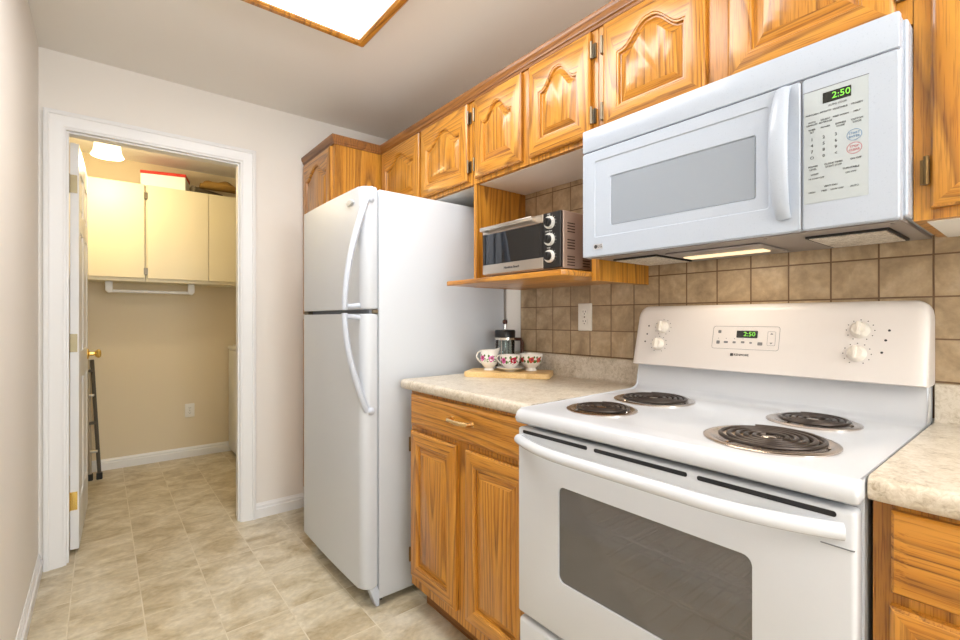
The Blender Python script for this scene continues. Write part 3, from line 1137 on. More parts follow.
# oven door
od = finish('oven_door', MB().box(0.900, 0.940, SY0 + 0.004, SY1 - 0.003, 0.362, 0.872, bev=0.008, seg=3), M_APPL, sv, 45)
q = rrect(0.345, 0.800, 0.505, 0.747, 0.018)
cut(od, MB().prism(q, 'X', 0.88, 0.96), sv)
od.data.polygons.foreach_set('use_smooth', [True] * len(od.data.polygons))
od.data.set_sharp_from_angle(angle=math.radians(40))
finish('oven_window', MB().prism(rrect(0.3455, 0.7995, 0.5055, 0.7465, 0.018), 'X', 0.9045, 0.9075), M_OVGLASS, od)
for y0, y1 in ((0.709, 0.927), (0.464, 0.689), (0.222, 0.444)):
    vsl = MB()
    vsl.prism(rrect(y0, y1, 0.8575, 0.8665, 0.0042), 'X', 0.8990, 0.9015)
    finish('vent_slot', vsl, M_BLACK, od)
hp, hr = [], []
for i in range(33):
    u = i / 32.0
    y = (SY1 - 0.012) + (SY0 + 0.020 - SY1 + 0.012) * u
    e = min(u, 1 - u)
    x = 0.898 - 0.052 * (1 - (1 - min(1.0, e / 0.30)) ** 2.2)
    hp.append((x, y, 0.838))
    hr.append(0.0155)
hm = MB()
hm.tube(hp, hr, 14, up=(0, 0, 1), flat=1.0)
for v in hm.bm.verts:
    if v.co.z < 0.838:
        v.co.z = 0.838 + (v.co.z - 0.838) * 0.75
finish('handle', hm, M_APPL, od)
tr = MB()
tr.box(0.8985, 0.9035, SY0 + 0.006, SY0 + 0.05, 0.8115, 0.8130)
finish('door_seam', tr, M_SEAM, od)
dwr = finish('storage_drawer', MB().box(0.902, 0.940, SY0 + 0.004, SY1 - 0.003, 0.075, 0.348, bev=0.012, seg=3), M_APPL, sv, 45)
for yy in (SY0 + 0.06, SY1 - 0.06):
    for xx in (0.99, 1.48):
        finish('foot', MB().lathe([(0.0, 0), (0.018, 0), (0.018, 0.031), (0.0, 0.031)], (xx, yy, 0), 12, cap=False), M_BLACKM, sv)
bx('plinth', M_BLACKM, sv, 0.96, 0.98, SY0 + 0.02, SY1 - 0.02, 0.012, 0.075)

# ------------------------------------------------------------------ over-the-range microwave
mw = thing('microwave_oven', 'white over-the-range microwave mounted above the stove', 'microwave', (1.37, 0.57, 1.36))
WX = 1.184
m = MB()
m.box(1.222, 1.563, 0.1875, SY1 - 0.001, 1.372, 1.757, bev=0.003, seg=1)
finish('body', m, M_MW, mw)
bz = MB()
bz.box(1.2005, 1.2225, SY0 + 0.001, SY1 - 0.001, 1.364, 1.757, bev=0.002, seg=1)
finish('front_bezel', bz, M_MW, mw)
gr = finish('vent_grille', MB().box(WX, 1.2005, SY0, SY1, 1.6905, 1.7605, bev=0.004, seg=2), M_MW, mw)
for a in ((SY0 + 0.004, SY1 - 0.004, 1.6874, 1.6907), (0.3534, 0.3566, 1.366, 1.6874)):
    finish('seam', MB().box(WX + 0.0045, 1.2003, *a), M_SEAM, mw)
MD0 = 0.3565


def rl(y0, y1, z0, z1, x):
    return [(x, a, b_) for a, b_ in rrect(y0, y1, z0, z1, 0.006)]


m = MB()
y0, y1, z0, z1 = MD0, SY1, 1.362, 1.6875
m.loops([rl(y0, y1, z0, z1, 1.2005), rl(y0, y1, z0, z1, WX + 0.003), rl(y0 + 0.003, y1 - 0.003, z0 + 0.003, z1 - 0.003, WX),
         rl(0.418, 0.905, 1.421, 1.656, WX), rl(0.420, 0.903, 1.423, 1.654, WX + 0.0028), rl(0.446, 0.850, 1.449, 1.600, WX + 0.0022), rl(0.449, 0.847, 1.452, 1.597, WX + 0.0065)], True, True)
md = finish('door', m, M_MW, mw, 25)
finish('window', MB().prism(rrect(0.4495, 0.8465, 1.4525, 1.5965, 0.004), 'X', WX + 0.0045, WX + 0.0062), M_MWGLASS, md)
hm = MB()
pp = []
for i in range(21):
    u = i / 20.0
    z = 1.394 + (1.682 - 1.394) * u
    x = WX - 0.002 - 0.036 * math.sin(PI * u) ** 0.6
    pp.append((x, 0.388, z))
hm.tube(pp, [0.0195 * (0.75 + 0.25 * math.sin(PI * i / 20.0)) for i in range(21)], 14, up=(1, 0, 0), flat=0.42)
finish('handle', hm, M_MW, md)
lgm = MB()
lgm.prism(rrect(0.874, 0.908, 1.384, 1.400, 0.002), 'X', WX - 0.0010, WX + 0.0005)
bdg = finish('brand_badge', lgm, plain('badge_grey', (196, 196, 200), 0.3, metal=0.5), md)
lgt = MB()
lgt.lathe([(0.0, 0), (0.0060, 0), (0.0060, 0.0005), (0.0, 0.0005)], (WX - 0.0010, 0.899, 1.392), 16, cap=False, frame=(RT, Vector((0, 0, 1)), Vector((-1, 0, 0))))
text_mb(lgt, 'LG', 0.013, (WX - 0.0012, 0.884, 1.392))
finish('badge_lettering', lgt, M_DARKTXT, bdg)
m = MB()
y0, y1 = SY0, 0.3535
m.loops([rl(y0, y1, z0, z1, 1.2005), rl(y0, y1, z0, z1, WX + 0.003), rl(y0 + 0.003, y1 - 0.003, z0 + 0.003, z1 - 0.003, WX)], True, True)
cp = finish('control_panel', m, M_MW, mw, 25)
finish('overlay', MB().prism(rrect(0.240, 0.350, 1.417, 1.656, 0.002), 'X', WX - 0.0006, WX + 0.0003), M_PANEL, cp)
finish('overlay_edge', MB().box(WX - 0.0009, WX + 0.0003, 0.239, 0.351, 1.6562, 1.6575), M_SEAM, cp)
finish('display', MB().box(WX - 0.0014, WX, 0.2675, 0.3155, 1.6235, 1.6455), M_LCD, cp)
dg_ = MB()
text_mb(dg_, '2:50', 0.0185, (WX - 0.0018, 0.2840, 1.6345))
finish('display_digits', dg_, M_GREEN, cp)
XT = WX - 0.0008
tx = MB()
rows = [
    (1.6165, 0.0052, [(0.290, 'AUTO COOK')]),
    (1.6060, 0.0048, [(0.335, 'POPCORN'), (0.311, 'POTATO'), (0.286, 'VEGETABLE'), (0.258, 'FROZEN')]),
    (1.5900, 0.0048, [(0.335, 'AUTO'), (0.311, 'REHEAT'), (0.285, 'KEEP WARM'), (0.258, 'MELT')]),
    (1.5845, 0.0048, [(0.335, 'DEFROST'), (0.311, 'BEVERAGE')]),
    (1.5740, 0.0048, [(0.335, 'TIMER'), (0.311, 'POWER'), (0.285, 'EXPRESS'), (0.258, 'CUSTOM')]),
    (1.5685, 0.0048, [(0.335, 'SET'), (0.285, 'COOK'), (0.258, 'COOK')]),
    (1.5530, 0.0090, [(0.335, '1'), (0.314, '2'), (0.293, '3')]),
    (1.5400, 0.0090, [(0.335, '4'), (0.314, '5'), (0.293, '6')]),
    (1.5270, 0.0090, [(0.335, '7'), (0.314, '8'), (0.293, '9')]),
    (1.5140, 0.0090, [(0.335, 'O'), (0.314, '0'), (0.293, '<')]),
    (1.4950, 0.0050, [(0.333, 'POWER'), (0.297, 'CLOCK TIMER'), (0.260, 'ON OFF')]),
    (1.4890, 0.0050, [(0.333, 'LEVEL'), (0.297, 'START STOP')]),
    (1.4780, 0.0050, [(0.330, 'LIGHT'), (0.268, 'TURNTABLE')]),
    (1.4690, 0.0050, [(0.327, 'HI LOW OFF'), (0.268, 'ON OFF')]),
    (1.4490, 0.0050, [(0.302, 'VENT FAN')]),
    (1.4400, 0.0050, [(0.335, 'HIGH'), (0.313, 'MED'), (0.291, 'LOW OFF'), (0.262, 'AUTO')]),
]
for z, s_, items in rows:
    for y, tt in items:
        text_mb(tx, tt, s_, (XT, y, z))
finish('key_lettering', tx, M_DARKTXT, cp)
for (z, mm_, words) in ((1.543, M_BLUETXT, ('START', 'ENTER')), (1.516, M_REDTXT, ('STOP', 'CLEAR'))):
    el = MB()
    n = 28
    o_ = [(0.2625 + 0.0125 * math.cos(2 * PI * i / n), z + 0.0115 * math.sin(2 * PI * i / n)) for i in range(n)]
    i_ = [(0.2625 + 0.0117 * math.cos(2 * PI * i / n), z + 0.0107 * math.sin(2 * PI * i / n)) for i in range(n)]
    el.loops([[(WX - 0.0006, a, b_) for a, b_ in o_], [(WX - 0.0011, a, b_) for a, b_ in o_], [(WX - 0.0011, a, b_) for a, b_ in i_], [(WX - 0.0006, a, b_) for a, b_ in i_]], False, False)
    text_mb(el, words[0], 0.0062, (XT, 0.2625, z + 0.0032))
    text_mb(el, words[1], 0.0062, (XT, 0.2625, z - 0.0036))
    finish('start_key' if words[0] == 'START' else 'stop_key', el, mm_, cp)
# underside: tray, filters, lamp
un = MB()
un.box(1.205, 1.562, SY0 + 0.004, SY1 - 0.004, 1.3645, 1.3715)
un.box(1.205, 1.215, SY0 + 0.004, SY1 - 0.004, 1.360, 1.3645)
un.box(1.30, 1.50, 0.48, 0.74, 1.358, 1.3645, bev=0.003, seg=1)
for y in (0.215, 0.45, 0.70, 0.93):
    un.lathe([(0.0, 1.3625), (0.004, 1.3625), (0.004, 1.3646), (0.0, 1.3646)], (1.25, y, 0), 8, cap=False)
uo = finish('underside', un, M_UNDER, mw)
for ya, yb in ((0.235, 0.375), (0.770, 0.910)):
    f = MB()
    f.prism([(1.305, ya), (1.305, yb), (1.505, yb), (1.505, ya)], 'Z', 1.3575, 1.3640)
    fo = finish('grease_filter', f, M_MESH, mw)
    e = MB()
    e.box(1.297, 1.304, ya - 0.006, yb + 0.006, 1.359, 1.3645)
    e.box(1.506, 1.513, ya - 0.006, yb + 0.006, 1.359, 1.3645)
    e.box(1.304, 1.506, ya - 0.006, ya - 0.001, 1.359, 1.3645)
    e.box(1.304, 1.506, yb + 0.001, yb + 0.006, 1.359, 1.3645)
    finish('frame', e, M_BLACKM, fo)
bx('lamp_lens', M_LENS, mw, 1.375, 1.425, 0.50, 0.72, 1.3545, 1.3579)

# ------------------------------------------------------------------ toaster oven on the shelf
TY0, TY1, TZ0, TZ1, TX = 1.037, 1.446, 1.340, 1.532, 1.180
to = thing('toaster_oven', 'small stainless toaster oven with black control strip on the oak niche shelf', 'toaster oven', (1.33, 1.24, 1.328))
YP = TY0 + 0.082
m = MB()
m.box(TX + 0.012, 1.500, TY0, TY0 + 0.012, TZ0, TZ1, bev=0.002, seg=1)
m.box(TX + 0.012, 1.500, TY1 - 0.012, TY1, TZ0, TZ1, bev=0.002, seg=1)
m.box(TX + 0.012, 1.500, TY0 + 0.012, TY1 - 0.012, TZ1 - 0.012, TZ1, bev=0.002, seg=1)
m.box(TX + 0.012, 1.500, TY0 + 0.012, TY1 - 0.012, TZ0, TZ0 + 0.012)
m.box(1.485, 1.500, TY0 + 0.012, TY1 - 0.012, TZ0 + 0.012, TZ1 - 0.012)
m.box(TX + 0.014, 1.485, YP - 0.004, YP + 0.004, TZ0 + 0.012, TZ1 - 0.012)
finish('body', m, M_STEELS, to)
for x0 in (1.212, 1.292, 1.40):
    for g in range(3):
        for k in range(4):
            z = TZ1 - 0.040 - g * 0.056 - k * 0.0095
            bx('vent_slot', M_SLOT, to, x0, x0 + 0.038, TY0 - 0.0010, TY0 + 0.0005, z - 0.0018, z + 0.0018)
td = MB()
td.box(TX, TX + 0.011, YP, TY1, TZ0 + 0.004, TZ0 + 0.042, bev=0.0015, seg=1)
td.box(TX, TX + 0.011, YP, TY1, TZ1 - 0.030, TZ1 - 0.002, bev=0.0015, seg=1)
tdo = finish('door', td, M_STEEL, to)
bx('door_edge', M_BLACK, tdo, TX + 0.001, TX + 0.010, YP + 0.001, YP + 0.016, TZ0 + 0.042, TZ1 - 0.030)
bx('door_edge', M_BLACK, tdo, TX + 0.001, TX + 0.010, TY1 - 0.016, TY1 - 0.001, TZ0 + 0.042, TZ1 - 0.030)
finish('glass', MB().box(TX + 0.003, TX + 0.006, YP + 0.016, TY1 - 0.016, TZ0 + 0.042, TZ1 - 0.030), M_TGLASS, tdo)
hh = MB()
hh.box(TX - 0.026, TX - 0.016, YP + 0.03, TY1 - 0.012, TZ1 - 0.022, TZ1 - 0.006, bev=0.003)
hh.box(TX - 0.022, TX + 0.001, YP + 0.034, YP + 0.054, TZ1 - 0.024, TZ1 - 0.008, bev=0.002, seg=1)
hh.box(TX - 0.022, TX + 0.001, TY1 - 0.040, TY1 - 0.020, TZ1 - 0.024, TZ1 - 0.008, bev=0.002, seg=1)
finish('handle', hh, M_STEEL, tdo)
finish('brand_lettering', text_mb(MB(), 'Hamilton Beach', 0.013, (TX - 0.0005, (YP + TY1) / 2 - 0.005, TZ0 + 0.023)), M_DARKTXT, tdo)
tp = finish('control_strip', MB().box(TX, TX + 0.012, TY0 + 0.001, YP - 0.001, TZ0 + 0.002, TZ1 - 0.001, bev=0.002, seg=1), M_BLACK, to)
tt_ = MB()
for z in (TZ1 - 0.036, TZ1 - 0.093, TZ1 - 0.150):
    k = MB()
    fx = (RT, Vector((0, 0, 1)), Vector((-1, 0, 0)))
    yk = TY0 + 0.048
    k.mi = 1
    k.lathe([(0.0, 0), (0.0215, 0), (0.0215, 0.006), (0.0200, 0.010), (0.0150, 0.010), (0.0148, 0.006)], (TX - 0.0001, yk, z), 28, cap=False, frame=fx)
    k.mi = 0
    k.lathe([(0.0, 0.006), (0.0146, 0.006), (0.0140, 0.018), (0.012, 0.020), (0.0, 0.020)], (TX - 0.0001, yk, z), 24, cap=False, frame=fx)
    k.box(TX - 0.0225, TX - 0.018, yk - 0.002, yk + 0.002, z - 0.012, z + 0.012)
    finish('knob', k, [M_BLACK, M_RING], tp)
    for i in range(7):
        a = -0.6 + i * 0.45
        tt_.lathe([(0.0, 0), (0.0012, 0), (0.0012, 0.0005), (0.0, 0.0005)], (TX, yk - 0.0265 * math.cos(a), z + 0.0245 * math.sin(a)), 6, cap=False, frame=fx)
    text_mb(tt_, 'TEMP' if z > TZ1 - 0.04 else ('FUNCTION' if z > TZ1 - 0.1 else 'TIMER'), 0.006, (TX - 0.0004, yk + 0.006, z + 0.0285))
finish('dial_marks', tt_, plain('pale_print', (210, 210, 206), 0.5), tp)
tr = MB()
tr.box(1.215, 1.455, YP + 0.03, TY1 - 0.03, TZ0 + 0.056, TZ0 + 0.068)
tr.box(1.213, 1.217, YP + 0.03, TY1 - 0.03, TZ0 + 0.058, TZ0 + 0.072)
tr.box(1.453, 1.457, YP + 0.03, TY1 - 0.03, TZ0 + 0.058, TZ0 + 0.072)
finish('baking_tray', tr, M_WIRE, to)
rk = MB()
for i in range(9):
    y = YP + 0.02 + i * (TY1 - YP - 0.045) / 8
    rk.tube([(1.205, y, TZ0 + 0.052), (1.47, y, TZ0 + 0.052)], 0.0018, 5)
for x in (1.205, 1.47):
    rk.tube([(x, YP + 0.006, TZ0 + 0.052), (x, TY1 - 0.013, TZ0 + 0.052)], 0.0022, 5)
finish('wire_rack', rk, M_WIRE, to)
for xx in (1.215, 1.47):
    for yy in (TY0 + 0.03, TY1 - 0.03):
        finish('foot', MB().lathe([(0.0, 1.3282), (0.010, 1.3282), (0.011, 1.3405), (0.0, 1.3405)], (xx, yy, 0), 12, cap=False), M_BLACK, to)


# ------------------------------------------------------------------ wall outlets
def outlet(label, face, nrm, y):
    """duplex receptacle; face = centre on the wall, nrm = out of the wall, y = sideways"""
    n_, s_ = Vector(nrm), Vector(y)
    z_ = Vector((0, 0, 1))
    c = Vector(face)
    t = thing('wall_outlet', label, 'outlet', c, 'white duplex outlets')
    pl = MB()
    q0 = rrect(-0.035, 0.035, -0.057, 0.057, 0.004)
    q1 = rrect(-0.032, 0.032, -0.054, 0.054, 0.003)
    P = lambda q, o: [c + s_ * a + z_ * b_ + n_ * o for a, b_ in q]
    pl.loops([P(q0, 0.0003), P(q0, 0.003), P(q1, 0.0055)])
    finish('cover_plate', pl, M_WHITEP, t)
    for dz in (0.020, -0.020):
        rc = MB()
        q = rrect(-0.0165, 0.0165, dz - 0.0135, dz + 0.0135, 0.008)
        rc.loops([P(q, 0.005), P(q, 0.007)])
        ro = finish('receptacle', rc, M_WHITEP, t)
        sl = MB()
        for a, w_, h_ in ((-0.0062, 0.0022, 0.008), (0.0062, 0.0022, 0.007)):
            q = [(a - w_ / 2, dz + 0.003 - h_ / 2), (a + w_ / 2, dz + 0.003 - h_ / 2), (a + w_ / 2, dz + 0.003 + h_ / 2), (a - w_ / 2, dz + 0.003 + h_ / 2)]
            sl.loops([P(q, 0.0068), P(q, 0.0073)])
        q = rrect(-0.0022, 0.0022, dz - 0.0092, dz - 0.0048, 0.002, 3)
        sl.loops([P(q, 0.0068), P(q, 0.0073)])
        finish('slots', sl, M_BLACK, ro)
    sc = MB()
    q = rrect(-0.003, 0.003, -0.003, 0.003, 0.0028, 3)
    sc.loops([P(q, 0.0054), P(q, 0.0066)])
    finish('screw', sc, M_PEWTER, t)
    return t


outlet('white wall outlet on the brown tile backsplash above the left countertop', (1.566, 1.243, 1.178), (-1, 0, 0), (0, -1, 0))
outlet('white wall outlet low on the laundry room far wall', (0.583, LY, 0.395), (0, -1, 0), (1, 0, 0))

# ------------------------------------------------------------------ cutting board and tea things
ub = Vector((0.588, -0.809, 0)).normalized()
vb = Vector((0.809, 0.588, 0)).normalized()
b0 = Vector((1.192, 1.590, CZ))
bdm = MB()
BL, BW, BT = 0.362, 0.172, 0.021
t = bmesh.new()
q = rrect(0, BL, 0, BW, 0.016)
v0 = [t.verts.new((a, b_, 0.0004)) for a, b_ in q]
v1 = [t.verts.new((a, b_, BT)) for a, b_ in q]
for j in range(len(q)):
    k2 = (j + 1) % len(q)
    t.faces.new([v0[j], v0[k2], v1[k2], v1[j]])
f0, f1 = t.faces.new(v0[::-1]), t.faces.new(v1)
bmesh.ops.bevel(t, geom=list(set(list(f0.edges) + list(f1.edges))), offset=0.003, segments=2, profile=0.5, affect='EDGES')
mm = Matrix((ub, vb, Vector((0, 0, 1)))).transposed().to_4x4()
mm.translation = b0
bdm.merge(t, mm)
bo = finish('cutting_board', bdm, M_BOARD, None, 35, b0)
tag(bo, 'light wooden cutting board lying on the countertop under the tea cups', 'cutting board')
ZB = CZ + BT + 0.0003


def on_board(u, v):
    p = b0 + ub * u + vb * v
    return (p.x, p.y, ZB)


def lerp_r(prof, z):
    for (r0, z0_), (r1, z1_) in zip(prof, prof[1:]):
        if z0_ <= z <= z1_ and z1_ > z0_:
            return r0 + (r1 - r0) * (z - z0_) / (z1_ - z0_)
    return prof[-1][0]


def rose(mb, prof, c, ang, z, size, mi_petal, mi_leaf):
    """a painted rose with leaves, laid on the cup's surface"""
    def patch(da, dz, rad, mi_, n=9, lift=0.0006):
        pts = []
        for i in range(n):
            a = 2 * PI * i / n
            rr_ = rad * (0.85 + 0.3 * ((i * 7) % 3) / 2.0)
            zz = z + dz + rr_ * math.sin(a)
            r_ = lerp_r(prof, min(max(zz, prof[0][1]), prof[-1][1])) + lift
            th_ = ang + da + rr_ * math.cos(a) / r_
            pts.append((c[0] + r_ * math.cos(th_), c[1] + r_ * math.sin(th_), c[2] + zz))
        f = mb.bm.faces.new([mb.bm.verts.new(p) for p in pts])
        f.material_index = mi_
    r_ = lerp_r(prof, z)
    for s_ in (-1, 1):
        patch(s_ * size * 0.95 / r_, -size * 0.45, size * 0.45, mi_leaf, 7, 0.0004)
        patch(s_ * size * 0.75 / r_, size * 0.75, size * 0.35, mi_leaf, 7, 0.0004)
    patch(0, 0, size * 0.85, mi_petal, 11, 0.0009)
    patch(0.15 * size / r_, 0.15 * size, size * 0.4, 5, 7, 0.0013)


CUPM = [M_CHINA, M_ROSE, M_PINK, M_LEAF, M_GOLD, plain('rose_deep', (148, 22, 60), 0.3), M_CORAL]


def cup_wall(prof, t_=0.0018):
    inner = [(max(r - t_, 0.0), z + (t_ if i == 0 else 0)) for i, (r, z) in enumerate(prof)]
    return [(0.0, prof[0][1])] + prof + [(r, z) for r, z in reversed(inner)] + [(0.0, inner[0][1])]


def handle_path(c, ang, r0, r1, z0_, z1_, out, n=12):
    pts = []
    for i in range(n + 1):
        u = i / n
        r_ = r0 + (r1 - r0) * u + out * math.sin(PI * u) ** 0.8
        z = z0_ + (z1_ - z0_) * u + 0.004 * math.sin(PI * u)
        pts.append((c[0] + r_ * math.cos(ang), c[1] + r_ * math.sin(ang), c[2] + z))
    return pts


view = math.atan2(-1, -1)   # roughly the way the tray faces
# creamer
c = on_board(0.088, 0.100)
cc = thing('creamer', 'small white china creamer with pink roses at the left end of the cutting board', 'creamer', c)
prof = [(0.020, 0.0), (0.0205, 0.004), (0.017, 0.009), (0.022, 0.014), (0.031, 0.026), (0.0345, 0.040), (0.0335, 0.055), (0.032, 0.066), (0.0335, 0.078)]
prof = [(r_ * 1.14, z_ * 1.14) for r_, z_ in prof]
m = MB()
m.lathe(cup_wall(prof), c, 32, cap=False)
for v in m.bm.verts:   # pull the lip into a spout on the right
    if v.co.z > c[2] + 0.071:
        dx, dy = v.co.x - c[0], v.co.y - c[1]
        dd = (dx * ub.x + dy * ub.y)
        if dd > 0.018:
            v.co += ub * (dd - 0.018) * 0.5 + Vector((0, 0, 0.008 * (dd - 0.018) / 0.015))
rose(m, prof, c, view + 0.35, 0.052, 0.016, 2, 3)
rose(m, prof, c, view - 0.75, 0.054, 0.015, 2, 3)
rose(m, prof, c, view + 1.35, 0.052, 0.015, 2, 3)
finish('cup_body', m, CUPM, cc, 50)
hl = MB()
ha = math.atan2(-ub.y, -ub.x)
hl.tube(handle_path(c, ha, 0.034, 0.035, 0.030, 0.084, 0.022), 0.0036, 8)
finish('handle', hl, M_CHINA, cc)
# saucer
c = on_board(0.185, 0.080)
sc = MB()
sp_ = [(0.020, 0.0), (0.021, 0.003), (0.034, 0.006), (0.050, 0.012), (0.058, 0.017)]
sc.lathe([(0.0, 0.0005)] + sp_ + [(0.0575, 0.0185), (0.049, 0.0140), (0.033, 0.0080), (0.020, 0.0062), (0.0, 0.0060)], c, 40, cap=False)
so = finish('saucer', sc, M_CHINA, None, 50, c)
tag(so, 'white china saucer under the red rose teacup on the cutting board', 'saucer')
c = (c[0], c[1], c[2] + 0.0066)
tcup = thing('teacup', 'white china teacup with red roses sitting on the saucer', 'teacup', c)
prof = [(0.019, 0.0), (0.0195, 0.003), (0.017, 0.007), (0.026, 0.013), (0.035, 0.024), (0.0385, 0.038), (0.0400, 0.056)]
prof = [(r_ * 1.14, z_ * 1.14) for r_, z_ in prof]
m = MB()
m.lathe(cup_wall(prof), c, 32, cap=False)
rose(m, prof, c, view + 0.42, 0.041, 0.018, 1, 3)
rose(m, prof, c, view - 0.62, 0.041, 0.015, 2, 3)
rose(m, prof, c, view + 1.5, 0.036, 0.014, 1, 3)
finish('cup_body', m, CUPM, tcup, 50)
hl = MB()
hl.tube(handle_path(c, ha - 0.1, 0.038, 0.042, 0.024, 0.062, 0.020), 0.0034, 8)
finish('handle', hl, M_CHINA, tcup)
# sugar bowl
c = on_board(0.268, 0.128)
prof = [(0.021, 0.0), (0.0215, 0.005), (0.018, 0.010), (0.026, 0.016), (0.038, 0.030), (0.0435, 0.046), (0.0470, 0.064)]
prof = [(r_ * 1.14, z_ * 1.14) for r_, z_ in prof]
m = MB()
m.lathe(cup_wall(prof), c, 32, cap=False)
rose(m, prof, c, view + 0.05, 0.049, 0.015, 6, 3)
rose(m, prof, c, view - 0.85, 0.049, 0.013, 6, 3)
rose(m, prof, c, view + 0.75, 0.049, 0.014, 6, 3)
so2 = finish('sugar_bowl', m, CUPM, None, 50, c)
tag(so2, 'open white china sugar bowl with coral roses at the right of the teacup', 'sugar bowl')
# french press
c = (1.474, 1.640, CZ + 0.0004)
fp = thing('french_press', 'glass french press coffee maker with black lid behind the tea cups', 'coffee press', c)
m = MB()
m.lathe([(0.0, 0.010), (0.043, 0.010), (0.045, 0.014), (0.045, 0.160), (0.047, 0.164), (0.045, 0.164), (0.043, 0.160), (0.043, 0.015), (0.0, 0.013)], c, 36, cap=False)
finish('glass_beaker', m, M_GLASS, fp, 50)
m = MB()
m.lathe([(0.0475, 0.150), (0.0480, 0.150), (0.0490, 0.188), (0.045, 0.194), (0.0, 0.196), (0.0, 0.190), (0.0475, 0.186)], c, 36, cap=False)
finish('lid', m, M_BLACK, fp, 40)
m = MB()
m.lathe([(0.0, 0.0), (0.049, 0.0), (0.049, 0.008), (0.047, 0.010), (0.0, 0.010)], c, 36, cap=False)
for k in range(4):
    a = k * PI / 2 + 0.5
    m.tube([(c[0] + 0.0475 * math.cos(a), c[1] + 0.0475 * math.sin(a), c[2] + 0.006), (c[0] + 0.0475 * math.cos(a), c[1] + 0.0475 * math.sin(a), c[2] + 0.150)], 0.0022, 6)
m.lathe([(0.0465, 0.148), (0.0490, 0.148), (0.0490, 0.158), (0.0465, 0.158)], c, 36, cap=False)
finish('frame', m, M_CHROME, fp)
m = MB()
m.tube([(c[0], c[1], c[2] + 0.03), (c[0], c[1], c[2] + 0.222)], 0.0022, 8)
m.lathe([(0.0, 0.030), (0.042, 0.030), (0.042, 0.036), (0.0, 0.036)], c, 30, cap=False)
po = finish('plunger', m, M_CHROME, fp)
finish('knob', MB().lathe([(0.0, 0.220), (0.008, 0.220), (0.012, 0.230), (0.010, 0.240), (0.0, 0.243)], c, 18, cap=False), M_BROWN, po)
m = MB()
hv = Vector((0.778, -0.628, 0))
pc = Vector(c)
m.tube([pc + hv * 0.048 + Vector((0, 0, 0.150)), pc + hv * 0.074 + Vector((0, 0, 0.150)), pc + hv * 0.080 + Vector((0, 0, 0.135)), pc + hv * 0.080 + Vector((0, 0, 0.060)), pc + hv * 0.074 + Vector((0, 0, 0.045)), pc + hv * 0.048 + Vector((0, 0, 0.045))], 0.0085, 10)
finish('handle', m, M_BROWN, fp)

# ------------------------------------------------------------------ ceiling light
cl = thing('ceiling_light', 'large fluorescent ceiling light box with oak frame', 'ceiling light', (0.58, 1.38, ZC))
LX0, LX1, LY0, LY1, LZ = 0.265, 0.918, 0.765, 1.970, 2.380
fm = MB()
lp1 = lambda d_, z: [(LX0 + d_, LY0 + d_, z), (LX1 - d_, LY0 + d_, z), (LX1 - d_, LY1 - d_, z), (LX0 + d_, LY1 - d_, z)]
fm.loops([lp1(0, ZC - 0.0005), lp1(0, LZ + 0.014), lp1(0.003, LZ + 0.010), lp1(0.012, LZ + 0.004), lp1(0.014, LZ), lp1(0.034, LZ), lp1(0.037, LZ + 0.004), lp1(0.042, LZ + 0.006), lp1(0.042, ZC - 0.0005)], False, False)
finish('frame', fm, M_OAKH, cl, 20)
bx('diffuser', M_DIFF, cl, LX0 + 0.042, LX1 - 0.042, LY0 + 0.042, LY1 - 0.042, LZ + 0.012, LZ + 0.016)

# ------------------------------------------------------------------ laundry room
LF = 4.335   # door fronts
ZB0, ZT0 = 1.452, 2.185


def slab_cab(label, x0, x1, splits, hinge_x):
    t = thing('laundry_cabinet', label, 'cabinet', ((x0 + x1) / 2, 4.5, ZB0), 'cream laundry wall cabinets')
    bx('body', M_CREAM, t, x0, x1, LF + 0.019, LY - 0.002, ZB0, ZT0)
    for a, b_ in splits:
        bx('door', M_CREAM, t, a, b_, LF, LF + 0.018, ZB0 + 0.025, ZT0 - 0.002, bev=0.002, seg=1)
    for z in (1.53, 2.10):
        bx('hinge', M_PEWTER, t, hinge_x - 0.006, hinge_x + 0.006, LF - 0.003, LF + 0.0185, z - 0.025, z + 0.025, bev=0.001, seg=1)
    return t


slab_cab('cream flat front laundry wall cabinet nearest the open door', -0.21, 0.2595, ((-0.208, 0.2505),), 0.2535)
slab_cab('cream two door laundry wall cabinet under the red topped box', 0.2625, 1.10, ((0.270, 0.672), (0.676, 1.095)), 0.2665)
rd = thing('drying_rail', 'white drying rail hung under the cream laundry cabinets', 'rail', (0.30, 4.45, ZB0))
m = MB()
m.tube([(0.045, 4.45, 1.380), (0.58, 4.45, 1.380)], 0.012, 12)
finish('bar', m, M_TRIM, rd)
for x in (0.02, 0.59):
    m = MB()
    s_ = 1 if x < 0.3 else -1
    m.prism([(x, 1.4515), (x + s_ * 0.045, 1.4515), (x + s_ * 0.045, 1.372), (x + s_ * 0.02, 1.364), (x, 1.385)], 'Y', 4.435, 4.465, bev=0.004)
    finish('bracket', m, M_TRIM, rd)
# box with red lid
bxo = thing('cardboard_box', 'white box with red lid on top of the laundry cabinets', 'box', (0.40, 4.4975, ZT0))
bxo.rotation_euler = (0, 0, math.radians(-14))
bx('box_body', M_BOXW, bxo, 0.255, 0.548, 4.385, 4.61, ZT0 + 0.0005, ZT0 + 0.105, bev=0.002, seg=1)
bx('lid', M_RED, bxo, 0.252, 0.551, 4.382, 4.613, ZT0 + 0.1055, ZT0 + 0.128, bev=0.002, seg=1)
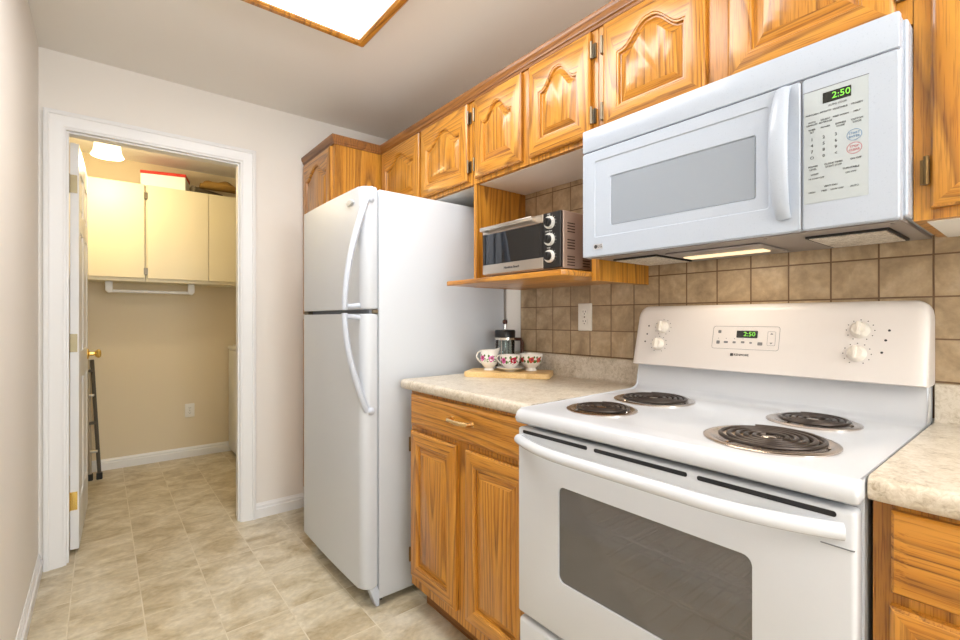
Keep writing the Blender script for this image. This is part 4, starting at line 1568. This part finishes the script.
# rolled tube and canvas bundle
m = MB()
m.tube([(0.57, 4.40, ZT0 + 0.031), (0.80, 4.56, ZT0 + 0.031)], 0.030, 16)
m.tube([(0.568, 4.3985, ZT0 + 0.031), (0.572, 4.4015, ZT0 + 0.031)], 0.020, 12)
o = finish('rolled_tube', m, M_TUBE, None, 40, (0.57, 4.40, ZT0))
tag(o, 'dark rolled tube lying on the laundry cabinets right of the red topped box', 'tube')
m = MB()
nu, nv = 28, 12
for i_row in range(1):
    lps = []
    for i in range(nu + 1):
        u = i / nu
        x = 0.63 + 0.43 * u
        hgt = 0.075 + 0.030 * math.sin(5.3 * u + 0.6) + 0.012 * math.sin(17 * u)
        wd = 0.085 * (math.sin(PI * min(max(u, 0.03), 0.97)) ** 0.35)
        hgt *= math.sin(PI * min(max(u, 0.03), 0.97)) ** 0.3
        yc = 4.455 + 0.01 * math.sin(9 * u)
        lps.append([(x, yc + wd * math.cos(a) * (1 + 0.08 * math.sin(3 * a + 9 * u)), ZT0 + 0.064 + max(-0.062 + 0.0, 0) + hgt * 0.8 * (0.5 + 0.5 * math.sin(a)) * (1 + 0.1 * math.sin(4 * a + 13 * u))) for a in [2 * PI * k / nv for k in range(nv)]])
    m.loops(lps)
o = finish('canvas_bundle', m, M_TAN, None, 60, (0.86, 4.455, ZT0))
tag(o, 'tan canvas bundle heaped on the laundry cabinets at the right of the doorway', 'bundle')
# lamp
ll = thing('laundry_lamp', 'glowing bell shaped glass ceiling lamp in the laundry room', 'ceiling lamp', (0.03, 3.9, ZC))
finish('canopy', MB().lathe([(0.0, 2.4295), (0.060, 2.4295), (0.058, 2.410), (0.035, 2.385), (0.030, 2.3545), (0.0, 2.3545)], (0.03, 3.9, 0), 24, cap=False), M_BRASS, ll)
finish('shade', MB().lathe([(0.030, 2.354), (0.054, 2.347), (0.066, 2.325), (0.070, 2.29), (0.075, 2.255), (0.088, 2.230), (0.086, 2.228), (0.072, 2.253), (0.067, 2.29), (0.063, 2.323), (0.051, 2.344), (0.030, 2.350)], (0.03, 3.9, 0), 32, cap=False), M_SHADE, ll, 60)
# folded step ladder leaning on the far wall beside the door
ld = thing('step_ladder', 'folded aluminium step ladder leaning on the laundry wall behind the open door', 'ladder', (-0.06, 4.45, 0))
for xa, xb_, m_ in ((-0.066, -0.078, M_LADDER), (-0.012, -0.056, M_LADDARK)):
    r_ = MB()
    r_.tube([(xa, 4.42, 0.03), (xb_, 4.62, 0.86)], 0.012, 8)
    finish('rail', r_, m_, ld)
    finish('foot', MB().box(xa - 0.018, xa + 0.018, 4.40, 4.445, 0.0, 0.045, bev=0.004, seg=1), M_BLACKM, ld)
for z in (0.20, 0.40, 0.60, 0.78):
    u = (z - 0.03) / 0.83
    finish('step', MB().box(-0.066 - 0.012 * u, -0.012 - 0.044 * u, 4.42 + 0.20 * u - 0.025, 4.42 + 0.20 * u + 0.02, z - 0.009, z + 0.009, bev=0.003, seg=1), M_LADDARK if z in (0.40, 0.78) else M_LADDER, ld)
# washing machine
wm = thing('washing_machine', 'white washing machine in the laundry room right of the doorway', 'washing machine', (1.22, 4.28, 0))
bx('body', M_WASH, wm, 0.872, 1.545, 3.965, 4.625, 0.03, 0.905, bev=0.012, seg=3)
bx('top_panel', M_WASH, wm, 0.866, 1.550, 3.960, 4.630, 0.9055, 0.935, bev=0.010, seg=3)
bx('lid', M_WASH, wm, 0.90, 1.36, 4.01, 4.58, 0.9355, 0.945, bev=0.003, seg=1)
bx('console', M_WASH, wm, 1.42, 1.55, 3.965, 4.625, 0.9355, 1.08, bev=0.01, seg=2)
for xx in (0.93, 1.49):
    for yy in (4.02, 4.57):
        finish('foot', MB().lathe([(0.0, 0), (0.02, 0), (0.02, 0.031), (0.0, 0.031)], (xx, yy, 0), 12, cap=False), M_BLACKM, wm)
